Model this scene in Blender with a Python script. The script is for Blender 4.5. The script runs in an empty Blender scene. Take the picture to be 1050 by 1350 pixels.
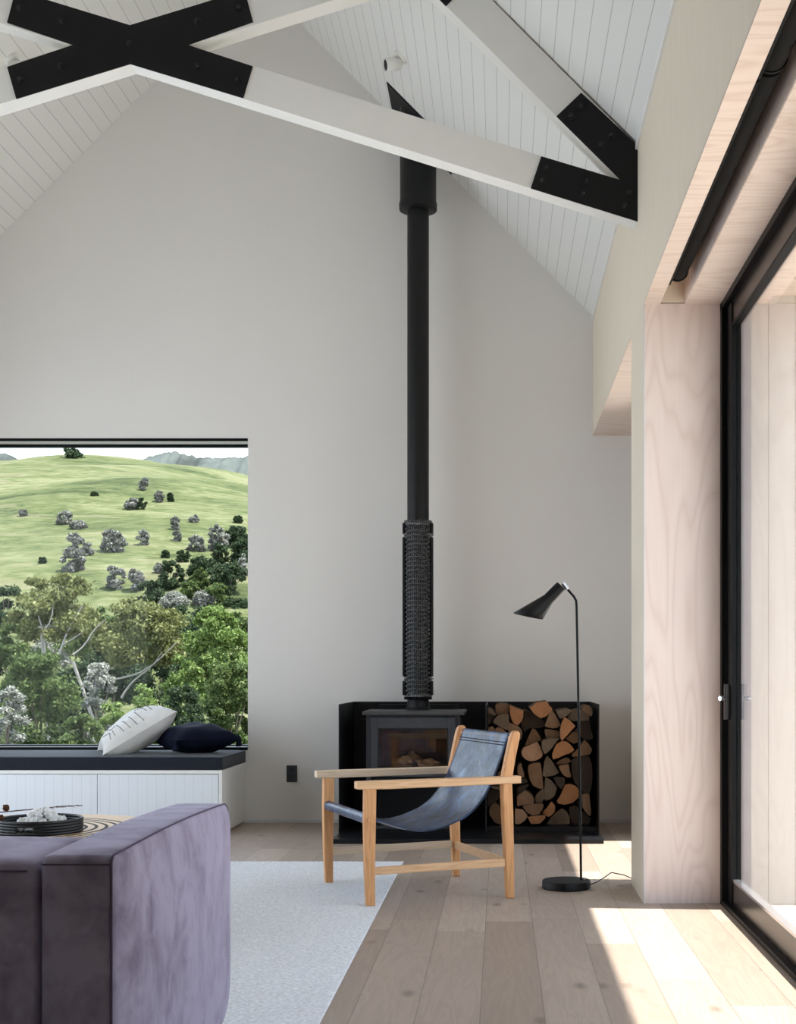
import bpy, math, random
import numpy as np
from mathutils import Vector, Matrix
random.seed(7); rng = np.random.default_rng(7)
PI = math.pi
SC = bpy.context.scene
COL = SC.collection
H = 1.07; F = 1700.0; VX = 660.0; VY = 890.0
def W(x, y, Y):                       # photo position at distance Y -> world
    return Vector(((x - VX) / F * Y, Y, H - (y - VY) / F * Y))

# ------------------------------------------------------------------ mesh helpers
class MB:
    def __init__(s): s.v = []; s.f = []; s.m = []
    def add(s, vs, fs, mi=0):
        o = len(s.v); s.v += [tuple(v) for v in vs]; s.f += [tuple(i + o for i in f) for f in fs]; s.m += [mi] * len(fs); return s
    def box(s, x0, x1, y0, y1, z0, z1, mi=0):
        return s.add([(x0,y0,z0),(x1,y0,z0),(x1,y1,z0),(x0,y1,z0),(x0,y0,z1),(x1,y0,z1),(x1,y1,z1),(x0,y1,z1)],
                     [(0,3,2,1),(4,5,6,7),(0,1,5,4),(1,2,6,5),(2,3,7,6),(3,0,4,7)], mi)
    def prism_y(s, poly, y0, y1, mi=0, mside=None):      # poly of (x,z)
        n = len(poly); a = sum(poly[i][0]*poly[(i+1)%n][1]-poly[(i+1)%n][0]*poly[i][1] for i in range(n))
        if a < 0: poly = poly[::-1]
        vs = [(x,y0,z) for x,z in poly] + [(x,y1,z) for x,z in poly]
        s.add(vs, [tuple(range(n)), tuple(range(2*n-1, n-1, -1))], mi)
        o = len(s.v) - 2*n
        for i in range(n):
            j = (i+1) % n; s.f.append((o+j, o+i, o+n+i, o+n+j)); s.m.append(mi if mside is None else mside)
        return s
    def loft(s, rings, cap=True, closed=False, mi=0):    # rings: list of equal-length point lists
        n = len(rings[0]); vs = [p for r in rings for p in r]; fs = []
        R = len(rings)
        for k in range(R if closed else R-1):
            k2 = (k+1) % R
            for i in range(n):
                j = (i+1) % n; fs.append((k*n+i, k*n+j, k2*n+j, k2*n+i))
        if cap and not closed: fs += [tuple(range(n-1,-1,-1)), tuple(range((R-1)*n, R*n))]
        return s.add(vs, fs, mi)
    def tube(s, path, r, n=10, mi=0, cap=True):
        path = [Vector(p) for p in path]; rs = r if isinstance(r, (list, tuple)) else [r]*len(path)
        rings = []; up = None
        for i, p in enumerate(path):
            d = (path[min(i+1,len(path)-1)] - path[max(i-1,0)]).normalized()
            if up is None: up = Vector((0,0,1)) if abs(d.z) < .9 else Vector((1,0,0))
            a = d.cross(up).normalized(); b = a.cross(d).normalized(); up = b
            rings.append([p + (a*math.cos(t)+b*math.sin(t))*rs[i] for t in [2*PI*k/n for k in range(n)]])
        return s.loft(rings, cap, mi=mi)
    def lathe(s, prof, n=40, c=(0,0,0), mi=0, cap=True):
        rings = [[(c[0]+r*math.cos(2*PI*k/n), c[1]+r*math.sin(2*PI*k/n), c[2]+z) for k in range(n)] for r,z in prof]
        return s.loft(rings, cap, mi=mi)
    def quad(s, a, b, c, d, mi=0): return s.add([a,b,c,d], [(0,1,2,3)], mi)
    def build(s, name, mat, parent=None, base=None, smooth=False, bevel=0, local=False, flip=False):
        me = bpy.data.meshes.new(name)
        v = np.array([tuple(p) for p in s.v], dtype=float)
        off = np.zeros(3); loc = None
        if parent is not None:
            if not local: off = np.array(ROOTLOC[parent.name])
        elif base is True:
            off = np.array([(v[:,0].min()+v[:,0].max())/2, (v[:,1].min()+v[:,1].max())/2, v[:,2].min()]); loc = off
        elif base is not None: off = np.array(base, dtype=float); loc = off
        me.from_pydata((v-off).tolist(), [], [f[::-1] for f in s.f] if flip else s.f); me.update()
        for m in (mat if isinstance(mat, (list,tuple)) else [mat]): me.materials.append(m)
        if any(s.m): me.polygons.foreach_set('material_index', s.m)
        if smooth:
            me.polygons.foreach_set('use_smooth', [True]*len(me.polygons))
            me.set_sharp_from_angle(angle=math.radians(smooth if smooth is not True else 40))
        o = bpy.data.objects.new(name, me); COL.objects.link(o)
        if loc is not None: o.location = loc
        if parent is not None: o.parent = parent; ROOTLOC[o.name] = ROOTLOC[parent.name]
        else: ROOTLOC[o.name] = tuple(loc) if loc is not None else (0,0,0)
        if bevel:
            b = o.modifiers.new('bevel', 'BEVEL'); b.width = bevel; b.segments = 2; b.limit_method = 'ANGLE'; b.angle_limit = math.radians(35)
        return o
ROOTLOC = {}
def thing(name, label, cat, loc=(0,0,0), rz=0, group=None):
    o = bpy.data.objects.new(name, None); COL.objects.link(o); o.location = loc; o.rotation_euler = (0,0,rz)
    o.empty_display_size = .1; ROOTLOC[o.name] = tuple(loc)
    o['label'] = label; o['category'] = cat
    if group: o['group'] = group
    return o
def tag(o, label, cat, group=None, kind=None):
    o['label'] = label; o['category'] = cat
    if group: o['group'] = group
    if kind: o['kind'] = kind
    return o
def struct(o, label=None, cat=None):
    o['kind'] = 'structure'
    if label: o['label'] = label
    if cat: o['category'] = cat
    return o
def sroot(name, loc, label, cat):
    o = bpy.data.objects.new(name, None); COL.objects.link(o); o.location = loc; ROOTLOC[o.name] = tuple(loc)
    return struct(o, label, cat)

# ------------------------------------------------------------------ materials
def srgb(r, g, b):
    f = lambda c: (c/255/12.92) if c/255 <= .04045 else ((c/255+.055)/1.055)**2.4
    return (f(r), f(g), f(b), 1)
class NT:
    def __init__(s, name):
        s.mat = bpy.data.materials.new(name); s.mat.use_nodes = True; s.t = s.mat.node_tree
        s.bsdf = s.t.nodes['Principled BSDF']; s.out = s.t.nodes['Material Output']
    def n(s, typ, **kw):
        nd = s.t.nodes.new(typ)
        for k, v in kw.items():
            if k.startswith('i_'):
                key = k[2:]
                key = int(key) if key.isdigit() else key.replace('_', ' ')
                nd.inputs[key].default_value = v
            else: setattr(nd, k, v)
        return nd
    def l(s, a, b): s.t.links.new(a, b)
    def coord(s, scale=(1,1,1), kind='Object', loc=(0,0,0)):
        tc = s.n('ShaderNodeTexCoord'); mp = s.n('ShaderNodeMapping'); mp.inputs['Scale'].default_value = scale; mp.inputs['Location'].default_value = loc
        s.l(tc.outputs[kind], mp.inputs[0]); return mp.outputs[0]
    def noise(s, vec, scale=5, detail=4, rough=.5, dist=0):
        nd = s.n('ShaderNodeTexNoise'); nd.inputs['Scale'].default_value = scale; nd.inputs['Detail'].default_value = detail
        nd.inputs['Roughness'].default_value = rough; nd.inputs['Distortion'].default_value = dist
        if vec is not None: s.l(vec, nd.inputs['Vector'])
        return nd.outputs['Fac']
    def math(s, op, a, b=None, c=None):
        nd = s.n('ShaderNodeMath', operation=op)
        for i, q in enumerate((a, b, c)):
            if q is None: continue
            if isinstance(q, (int, float)): nd.inputs[i].default_value = q
            else: s.l(q, nd.inputs[i])
        return nd.outputs[0]
    def ramp(s, fac, stops):
        nd = s.n('ShaderNodeValToRGB'); cr = nd.color_ramp
        while len(cr.elements) < len(stops): cr.elements.new(.5)
        for e, (p, c) in zip(cr.elements, stops): e.position = p; e.color = c
        s.l(fac, nd.inputs[0]); return nd.outputs[0]
    def mix(s, fac, a, b, blend='MIX'):
        nd = s.n('ShaderNodeMix', data_type='RGBA', blend_type=blend)
        for i, q in ((0, fac), (6, a), (7, b)):
            if isinstance(q, (int, float)): nd.inputs[i].default_value = q
            elif isinstance(q, tuple): nd.inputs[i].default_value = q
            else: s.l(q, nd.inputs[i])
        return nd.outputs[2]
    def bump(s, h, strength=.3, dist=.01):
        nd = s.n('ShaderNodeBump'); nd.inputs['Strength'].default_value = strength; nd.inputs['Distance'].default_value = dist
        s.l(h, nd.inputs['Height']); s.l(nd.outputs[0], s.bsdf.inputs['Normal'])
    def set(s, color=None, rough=.5, metal=0, spec=.5, **kw):
        b = s.bsdf
        if color is not None:
            if isinstance(color, tuple): b.inputs['Base Color'].default_value = color
            else: s.l(color, b.inputs['Base Color'])
        b.inputs['Roughness'].default_value = rough; b.inputs['Metallic'].default_value = metal
        b.inputs['Specular IOR Level'].default_value = spec
        for k, v in kw.items(): b.inputs[k.replace('_', ' ')].default_value = v
        return s.mat
def plain(name, col, rough=.5, metal=0, spec=.5, var=.06, nscale=6, bump=0, bscale=200, **kw):
    t = NT(name); v = t.coord()
    nz = t.noise(v, nscale, 4)
    c2 = tuple(min(1, c*(1+var)) for c in col[:3]) + (1,); c1 = tuple(c*(1-var) for c in col[:3]) + (1,)
    c = t.ramp(nz, [(.3, c1), (.7, c2)])
    if bump: t.bump(t.noise(v, bscale, 3), bump, .002)
    return t.set(c, rough, metal, spec, **kw)
def wood(name, light, dark, grain='Z', freq=9, stretch=(3,3,.35), contrast=.5, rough=.5, spec=.3, fine=.3):
    """growth rings as bands of a stretched noise field, plus fine fibres; grain = long axis"""
    t = NT(name)
    sc = {'Z': (stretch[0], stretch[1], stretch[2]), 'X': (stretch[2], stretch[0], stretch[1]), 'Y': (stretch[0], stretch[2], stretch[1])}[grain]
    v = t.coord(sc)
    base = t.noise(v, 1.0, 2, .45, .6)
    bands = t.math('FRACT', t.math('MULTIPLY', base, freq))
    tri = t.math('ABSOLUTE', t.math('SUBTRACT', t.math('MULTIPLY', bands, 2), 1))
    tri = t.math('POWER', tri, 2.2)
    fs = {'Z': (140,140,3), 'X': (3,140,140), 'Y': (140,3,140)}[grain]
    fib = t.noise(t.coord(fs), 1.0, 3)
    c = t.mix(t.math('MULTIPLY', tri, contrast), light, dark)
    c = t.mix(t.math('MULTIPLY', fib, fine), c, dark)
    big = t.noise(t.coord((1.3,1.3,.8)), 1.3, 2)
    c = t.mix(t.math('MULTIPLY', big, .18), c, tuple(x*.8 for x in light[:3])+(1,))
    t.bump(fib, .08, .001)
    return t.set(c, rough, 0, spec)
M = {}
M['wall'] = plain('wall_paint', srgb(222,218,213), .85, spec=.2, var=.012, nscale=1.5, bump=.03)
M['white_paint'] = plain('white_paint', srgb(232,230,225), .5, spec=.35, var=.02)
M['bench_white'] = None
M['black_steel'] = plain('blackened_steel', srgb(17,17,19), .42, .3, .5, var=.25, nscale=9)
M['hearth_steel'] = plain('hearth_steel', srgb(28,29,33), .33, .4, .5, var=.35, nscale=7)
M['black_plate'] = plain('black_powder_coat', srgb(15,14,15), .65, .0, .3, var=.12, nscale=14, bump=.05)
M['black_matt'] = plain('black_matt', srgb(22,22,23), .55, 0, .35, var=.1)
M['lamp_black'] = plain('lamp_black', srgb(10,10,11), .5, 0, .28, var=.05)
M['alu_black'] = plain('black_aluminium', srgb(8,8,9), .45, 0, .15, var=.05)
M['alu_bronze'] = plain('door_leaf_aluminium', srgb(40,34,31), .25, .2, .5, var=.04)
M['stove_iron'] = plain('stove_iron', srgb(62,63,68), .55, .1, .4, var=.08, nscale=20, bump=.06)
M['stove_top'] = plain('stove_top_iron', srgb(74,72,73), .6, .1, .35, var=.1, nscale=20, bump=.08)
M['flue_black'] = plain('flue_enamel', srgb(12,12,13), .5, .0, .35, var=.05)
M['shield'] = plain('perforated_shield_enamel', srgb(10,11,15), .14, .25, .8, var=.1, Coat_Weight=.8, Coat_Roughness=.1)
M['firebrick'] = plain('firebrick', srgb(150,124,102), .9, 0, .1, var=.3, nscale=12)
M['ash'] = plain('pale_ash_wood', srgb(214,190,156), .9, 0, .1, var=.35, nscale=30, bump=.5)
M['chrome'] = plain('chrome', srgb(225,225,228), .18, .9, .5, var=.02)
M['bolt'] = plain('bolt_black', srgb(26,25,25), .4, .3, .5, var=.05)
M['outlet'] = plain('outlet_black', srgb(16,16,17), .3, 0, .5, var=.03)
M['blind'] = plain('blind_fabric', srgb(16,15,14), .8, 0, .2, var=.1, bump=.1)
M['bead'] = plain('white_bead', srgb(236,236,234), .6, 0, .3, var=.03)
M['rope'] = plain('black_rattan', srgb(24,25,28), .45, 0, .5, var=.25, nscale=60)
M['twig'] = plain('dried_twig', srgb(98,74,60), .8, 0, .2, var=.3, nscale=60)
M['pod'] = plain('dried_pod', srgb(92,62,48), .9, 0, .1, var=.4, nscale=90, bump=.6)
M['cord'] = plain('black_cord', srgb(30,28,28), .6, 0, .3, var=.05)
M['trim'] = plain('wall_trim_paint', srgb(206,206,208), .6, 0, .3, var=.02)
M['jamb'] = plain('dimmed_jamb', srgb(150,145,148), .6, 0, .3, var=.05)
M['pillar'] = wood('limed_ply_front', srgb(236,219,209), srgb(205,178,166), 'Z', 17, (3.4,2.0,.62), .36, .5, .25, .22)
M['limed'] = wood('limed_veneer', srgb(238,226,208), srgb(206,190,164), 'Z', 30, (9,9,.22), .3, .55, .2, .5)
M['soffit'] = wood('limed_soffit', srgb(232,215,202), srgb(202,174,156), 'X', 16, (3.2,3,.5), .5, .5, .25, .3)
M['cladding'] = None
M['dark_timber'] = wood('dark_timber', srgb(96,84,74), srgb(66,56,48), 'Z', 12)
M['chair_wood'] = wood('chair_teak', srgb(226,170,116), srgb(168,104,60), 'Z', 7, (22,22,1.6), .45, .45, .3, .4)
M['chair_arm'] = wood('chair_arm_teak', srgb(234,194,150), srgb(184,124,80), 'X', 6, (22,22,1.6), .4, .45, .3, .4)
M['chair_pale'] = wood('chair_pale_teak', srgb(226,205,178), srgb(182,148,118), 'X', 6, (22,22,1.6), .4, .5, .3, .45)
M['table_wood'] = None

def boards_white(name, base, axis, pitch, groove=.05, strength=.5, dark=.7, rough=.5):
    t = NT(name)
    tc = t.n('ShaderNodeTexCoord'); sp = t.n('ShaderNodeSeparateXYZ'); t.l(tc.outputs['Object'], sp.inputs[0])
    x = t.math('FRACT', t.math('DIVIDE', t.math('ADD', sp.outputs[axis], 50), pitch))
    e = t.math('ABSOLUTE', t.math('SUBTRACT', x, .5))                # .5 at the joint
    g = t.math('GREATER_THAN', e, .5 - groove/2)
    idx = t.math('FLOOR', t.math('DIVIDE', t.math('ADD', sp.outputs[axis], 50), pitch))
    wn = t.n('ShaderNodeTexWhiteNoise', noise_dimensions='1D'); t.l(idx, wn.inputs['W'])
    c = t.mix(t.math('MULTIPLY', wn.outputs[0], .05), base, tuple(k*.8 for k in base[:3])+(1,))
    c = t.mix(g, c, tuple(k*dark for k in base[:3])+(1,))
    t.bump(t.math('SUBTRACT', 1, g), strength, .004)
    return t.set(c, rough, 0, .25)
M['ceiling'] = boards_white('ceiling_boards', srgb(228,227,222), 0, .070, .045, .5, .62)
M['bench_white'] = boards_white('grooved_bench_board', srgb(226,229,232), 0, .062, .05, .4, .86, .45)
def cladding():
    t = NT('vertical_cladding')
    tc = t.n('ShaderNodeTexCoord'); sp = t.n('ShaderNodeSeparateXYZ'); t.l(tc.outputs['Object'], sp.inputs[0])
    u = t.math('DIVIDE', t.math('SUBTRACT', sp.outputs[0], 1.238-5), .1255)
    x = t.math('FRACT', u); e = t.math('ABSOLUTE', t.math('SUBTRACT', x, .5)); g = t.math('GREATER_THAN', e, .484)
    wn = t.n('ShaderNodeTexWhiteNoise', noise_dimensions='1D'); t.l(t.math('FLOOR', u), wn.inputs['W'])
    n = t.noise(t.coord((60,60,1.5)), 1, 3)
    saw = t.noise(t.coord((40,40,190)), 1, 2)
    c = t.mix(t.math('MULTIPLY', wn.outputs[0], .5), srgb(186,178,170), srgb(170,160,150))
    c = t.mix(t.math('MULTIPLY', n, .35), c, srgb(150,138,128))
    c = t.mix(t.math('MULTIPLY', saw, .25), c, srgb(200,196,190))
    c = t.mix(g, c, srgb(120,110,102))
    t.bump(t.math('SUBTRACT', 1, g), .5, .004)
    return t.set(c, .7, 0, .2)
M['cladding'] = cladding()
def planks(name, light, mid, dark, width, length, x0, rough=.42, knots=True, spec=.4):
    t = NT(name)
    tc = t.n('ShaderNodeTexCoord'); sp = t.n('ShaderNodeSeparateXYZ'); t.l(tc.outputs['Object'], sp.inputs[0])
    u = t.math('DIVIDE', t.math('ADD', sp.outputs[0], 20*width - x0), width)
    iu = t.math('FLOOR', u); fu = t.math('FRACT', u)
    w1 = t.n('ShaderNodeTexWhiteNoise', noise_dimensions='1D'); t.l(iu, w1.inputs['W'])
    v = t.math('ADD', t.math('DIVIDE', sp.outputs[1], length), t.math('MULTIPLY', w1.outputs[0], 7.3))
    iv = t.math('FLOOR', v); fv = t.math('FRACT', v)
    cmb = t.n('ShaderNodeCombineXYZ'); t.l(iu, cmb.inputs[0]); t.l(iv, cmb.inputs[1])
    w2 = t.n('ShaderNodeTexWhiteNoise', noise_dimensions='2D'); t.l(cmb.outputs[0], w2.inputs['Vector'])
    gx = t.math('GREATER_THAN', t.math('ABSOLUTE', t.math('SUBTRACT', fu, .5)), .4925)
    gy = t.math('GREATER_THAN', t.math('ABSOLUTE', t.math('SUBTRACT', fv, .5)), .4988)
    g = t.math('MAXIMUM', gx, gy)
    off = t.n('ShaderNodeVectorMath', operation='MULTIPLY_ADD'); t.l(cmb.outputs[0], off.inputs[0]); off.inputs[1].default_value = (3.7,5.1,0); t.l(tc.outputs['Object'], off.inputs[2])
    mp = t.n('ShaderNodeMapping'); mp.inputs['Scale'].default_value = (13,1.4,1); t.l(off.outputs[0], mp.inputs[0])
    gr = t.noise(mp.outputs[0], 1, 4, .55, .8)
    band = t.math('ABSOLUTE', t.math('SUBTRACT', t.math('MULTIPLY', t.math('FRACT', t.math('MULTIPLY', gr, 6)), 2), 1))
    mp2 = t.n('ShaderNodeMapping'); mp2.inputs['Scale'].default_value = (130,5,1); t.l(off.outputs[0], mp2.inputs[0])
    fib = t.noise(mp2.outputs[0], 1, 3)
    c = t.mix(w2.outputs[0], light, mid)
    c = t.mix(t.math('MULTIPLY', band, .22), c, dark)
    c = t.mix(t.math('MULTIPLY', fib, .28), c, dark)
    if knots:
        mp3 = t.n('ShaderNodeMapping'); mp3.inputs['Scale'].default_value = (6.5,3.2,1); t.l(off.outputs[0], mp3.inputs[0])
        vo = t.n('ShaderNodeTexVoronoi'); vo.inputs['Scale'].default_value = 1; t.l(mp3.outputs[0], vo.inputs['Vector'])
        k = t.ramp(vo.outputs['Distance'], [(.05, (1,1,1,1)), (.2, (0,0,0,1))])
        sel = t.math('GREATER_THAN', t.noise(mp3.outputs[0], .8, 0), .5)
        c = t.mix(t.math('MULTIPLY', t.math('MULTIPLY', k, sel), .6), c, tuple(q*.55 for q in dark[:3])+(1,))
    c = t.mix(t.math('MULTIPLY', g, .55), c, tuple(q*.45 for q in dark[:3])+(1,))
    t.bump(t.math('SUBTRACT', t.math('MULTIPLY', fib, .3), g), .12, .003)
    return t.set(c, rough, 0, spec)
M['floor'] = planks('oak_floor', srgb(194,176,160), srgb(160,142,127), srgb(118,101,88), .2025, 1.9, .139)
M['deck'] = planks('pale_deck', srgb(215,208,198), srgb(200,192,182), srgb(168,156,144), .14, 3, 0, .7, False)
def glass(name, tint=(1,1,1,1), refl=1.0, ior=1.5):
    t = NT(name); t.t.nodes.remove(t.bsdf)
    tr = t.n('ShaderNodeBsdfTransparent'); tr.inputs[0].default_value = tint
    gl = t.n('ShaderNodeBsdfGlossy'); gl.inputs['Roughness'].default_value = .0; gl.inputs[0].default_value = (1,1,1,1)
    lw = t.n('ShaderNodeLayerWeight'); lw.inputs[0].default_value = .5
    fr = t.math('ADD', .04, t.math('MULTIPLY', t.math('POWER', lw.outputs['Facing'], 5), .9))
    mx = t.n('ShaderNodeMixShader'); t.l(t.math('MINIMUM', t.math('MULTIPLY', fr, refl), 1), mx.inputs[0]); t.l(tr.outputs[0], mx.inputs[1]); t.l(gl.outputs[0], mx.inputs[2])
    t.l(mx.outputs[0], t.out.inputs[0]); return t.mat
M['glass'] = glass('window_glass', (.97,.98,.97,1), .12)
M['door_glass'] = glass('door_glass', (.97,.98,.97,1), 1.0)
M['stove_glass'] = glass('smoked_stove_glass', (.80,.75,.70,1), 1.0)
def velvet():
    t = NT('mauve_velvet')
    v = t.coord((1,1,1)); 
    n1 = t.noise(t.coord((1.6,1.6,1.0)), 3.6, 5, .6, .7); n2 = t.noise(v, 14, 4, .6, 1.0)
    m = t.math('ADD', t.math('MULTIPLY', n1, .75), t.math('MULTIPLY', n2, .25))
    c = t.ramp(m, [(.36, srgb(120,111,130)), (.46, srgb(146,138,158)), (.56, srgb(164,157,178))])
    t.bump(n2, .12, .004)
    return t.set(c, .9, 0, .1, Sheen_Weight=.45, Sheen_Roughness=.4, Sheen_Tint=(.85,.8,1,1))
M['velvet'] = velvet()
M['velvet_seam'] = plain('velvet_piping', srgb(92,80,98), .9, 0, .1, var=.1)
def rug():
    t = NT('pale_wool_rug')
    v = t.coord((70,210,1))
    n = t.noise(v, 1.0, 4, .7); vo = t.n('ShaderNodeTexVoronoi'); vo.inputs['Scale'].default_value = 1.2; t.l(t.coord((60,190,1)), vo.inputs['Vector'])
    m = t.math('ADD', t.math('MULTIPLY', n, .7), t.math('MULTIPLY', vo.outputs['Distance'], .35))
    c = t.ramp(m, [(.30, srgb(176,177,179)), (.5, srgb(222,223,225)), (.7, srgb(246,246,247))])
    t.bump(m, .9, .006)
    return t.set(c, .95, 0, .1)
M['rug'] = rug()
def leather():
    t = NT('navy_black_leather')
    n = t.noise(t.coord((2,5,5)), 2.5, 6, .6, .6); w = t.noise(t.coord(), 9, 5, .65, 1.5); f = t.noise(t.coord(), 180, 2)
    c = t.ramp(n, [(.32, srgb(20,31,50)), (.52, srgb(36,57,90)), (.70, srgb(60,92,134))])  # blue-black hide, blue raised to carry the sky's reflection
    t.bump(t.math('ADD', w, t.math('MULTIPLY', f, .15)), .35, .006)
    t.l(t.ramp(w, [(.3, (.24,.24,.24,1)), (.7, (.42,.42,.42,1))]), t.bsdf.inputs['Roughness'])
    return t.set(c, .4, 0, .4)
M['leather'] = leather()
t_ = M['leather'].node_tree
M['fabric_dark'] = plain('charcoal_wool', srgb(34,37,45), .92, 0, .15, var=.12, nscale=90, bump=.3, Sheen_Weight=.15)
M['fabric_navy'] = plain('navy_velvet_cushion', srgb(12,17,36), .85, 0, .15, var=.3, nscale=9, bump=.15)
M['linen'] = plain('cream_linen', srgb(216,213,208), .9, 0, .1, var=.06, nscale=20, bump=.4)
M['stitch'] = plain('dark_stitch', srgb(42,38,38), .9, 0, .1, var=.1)
def table_wood():
    t = NT('ribbed_table_wood')
    tc = t.n('ShaderNodeTexCoord'); ln = t.n('ShaderNodeVectorMath', operation='LENGTH'); mp = t.n('ShaderNodeMapping'); mp.inputs['Scale'].default_value = (1,1,0)
    t.l(tc.outputs['Object'], mp.inputs[0]); t.l(mp.outputs[0], ln.inputs[0])
    n = t.noise(t.coord((30,2,1)), 1, 3)
    c = t.mix(t.math('MULTIPLY', n, .5), srgb(232,206,174), srgb(198,160,122))
    return t.set(c, .5, 0, .3)
M['table_wood'] = table_wood()
M['groove'] = plain('dark_groove', srgb(58,40,30), .7, 0, .2, var=.1)
def log_mat(name, a, b, bscale=1):
    t = NT(name)
    n = t.noise(t.coord((14,2,14)), 1.2, 4, .6, 1.0); r = t.noise(t.coord((60,4,60)), 1, 3, .6, 2)
    bands = t.math('FRACT', t.math('MULTIPLY', n, 9))
    c = t.mix(n, a, b); c = t.mix(t.math('MULTIPLY', bands, .22), c, tuple(k*.5 for k in b[:3])+(1,)); c = t.mix(t.math('MULTIPLY', r, .3), c, tuple(k*.45 for k in b[:3])+(1,))
    t.bump(r, .5, .006)
    return t.set(c, .9, 0, .1)
LOGM = {'o': log_mat('log_end_orange', srgb(176,126,88), srgb(122,80,50)), 'b': log_mat('log_end_brown', srgb(142,110,84), srgb(92,68,50)),
        'g': log_mat('log_end_grey', srgb(124,106,88), srgb(80,66,54)), 'd': log_mat('log_end_dark', srgb(78,66,56), srgb(46,38,33)), 'p': log_mat('log_end_pale', srgb(184,146,116), srgb(136,100,76))}
M['bark'] = plain('log_bark', srgb(92,74,60), .95, 0, .1, var=.5, nscale=30, bump=.8)
def leafm(name, a, b, c3, tr=.35):
    t = NT(name)
    g = t.n('ShaderNodeNewGeometry'); 
    n = t.noise(t.coord(), 1.1, 2)
    r = t.math('ADD', t.math('MULTIPLY', g.outputs['Random Per Island'], .6), t.math('MULTIPLY', n, .4))
    k = lambda q: tuple(x*.52 for x in q[:3])+(1,)
    c = t.ramp(r, [(.15, k(a)), (.5, k(b)), (.8, k(c3))])
    t.set(c, .7, 0, .2)
    tl = t.n('ShaderNodeBsdfTranslucent'); t.l(c, tl.inputs[0]); mx = t.n('ShaderNodeMixShader'); mx.inputs[0].default_value = tr
    t.l(t.bsdf.outputs[0], mx.inputs[1]); t.l(tl.outputs[0], mx.inputs[2]); t.l(mx.outputs[0], t.out.inputs[0]); return t.mat
LEAF = {'euc': leafm('eucalypt_leaf', srgb(92,98,52), srgb(134,138,78), srgb(176,178,122)),
        'dark': leafm('dark_evergreen_leaf', srgb(40,56,38), srgb(62,82,50), srgb(104,122,84)),
        'bright': leafm('bright_green_leaf', srgb(88,112,50), srgb(126,152,72), srgb(176,196,120)),
        'mid': leafm('mid_green_leaf', srgb(66,88,44), srgb(96,118,60), srgb(146,160,100)),
        'flower': leafm('pale_blossom_leaf', srgb(92,104,72), srgb(186,186,172), srgb(226,224,214)),
        'grey': leafm('grey_scrub_leaf', srgb(84,84,72), srgb(146,145,132), srgb(206,204,196), .2)}
M['euc_bark'] = plain('pale_eucalypt_bark', srgb(140,134,126), .8, 0, .2, var=.15, nscale=6)
M['trunk'] = plain('grey_brown_bark', srgb(110,98,86), .9, 0, .1, var=.3, nscale=8)
def grass():
    t = NT('hill_grass')
    a = t.noise(t.coord((.05,.12,.1)), 1, 5, .6, .5); b = t.noise(t.coord((.7,1.3,1)), 1, 7, .78, .6); d = t.noise(t.coord((.09,.3,.2), loc=(7,3,0)), 1, 3)
    m = t.math('ADD', t.math('MULTIPLY', a, .5), t.math('MULTIPLY', b, .5))
    c = t.ramp(m, [(.38, srgb(46,54,32)), (.48, srgb(74,80,50)), (.58, srgb(100,100,74))])
    c = t.mix(t.math('MULTIPLY', t.math('GREATER_THAN', d, .6), .35), c, srgb(104,98,78))
    t.bump(b, .5, .3)
    return t.set(c, .95, 0, .05)
M['grass'] = grass()
M['scrub_floor'] = plain('scrub_ground', srgb(40,46,28), .95, 0, .05, var=.4, nscale=2)
M['mountain'] = plain('far_mountain', srgb(70,74,70), .95, 0, .05, var=.45, nscale=.06)
M['clay'] = plain('bare_clay', srgb(206,190,160), .95, 0, .05, var=.1)

# ------------------------------------------------------------------ the room
YB = 9.357; XW = .672; XRIDGE = -1.772; ZR = 6.117; XL = -4.216
def zc(x): return ZR - abs(x - XRIDGE)
struct(MB().box(XL-.2, 1.10, -3.6, YB+.3, -.25, 0).build('floor', M['floor']), 'pale oak plank floor running to the end wall', 'floor')
# back gable wall with window opening
WX0, WX1, WZ0, WZ1 = -4.05, -1.833, .535, 2.787
b = MB()
def wallpoly(poly): b.prism_y(poly, YB, YB+.3)
wallpoly([(XL,-.05),(WX0,-.05),(WX0,zc(WX0)),(XL,zc(XL))])
wallpoly([(WX0,-.05),(WX1,-.05),(WX1,WZ0),(WX0,WZ0)])
wallpoly([(WX0,WZ1),(WX1,WZ1),(WX1,zc(WX1)),(WX0,zc(WX0))])
wallpoly([(WX1,-.05),(1.3,-.05),(1.3,zc(1.3)),(XRIDGE,ZR),(WX1,zc(WX1))])
struct(b.build('wall_back', M['wall']), 'pale painted gable end wall', 'wall')
# left wall: unseen opening, added to let daylight onto the end wall
b = MB(); b.box(XL-.2, XL, -3.6, 3.0, -.05, 3.673); b.box(XL-.2, XL, 8.3, YB+.3, -.05, 3.673); b.box(XL-.2, XL, 3.0, 8.3, 2.9, 3.673)
struct(b.build('wall_left', M['wall']), 'painted left side wall with an unseen opening added for daylight', 'wall')
b = MB(); b.prism_y([(XL,-.05),(1.3,-.05),(1.3,zc(1.3)),(XRIDGE,ZR),(XL,zc(XL))], -3.8, -3.6)  # unseen wall, dark finish invented to cut bounce onto the sofa front
struct(b.build('wall_front', M['dark_timber']), 'unseen near end wall, dark timber chosen to dim the sofa front', 'wall')
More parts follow.
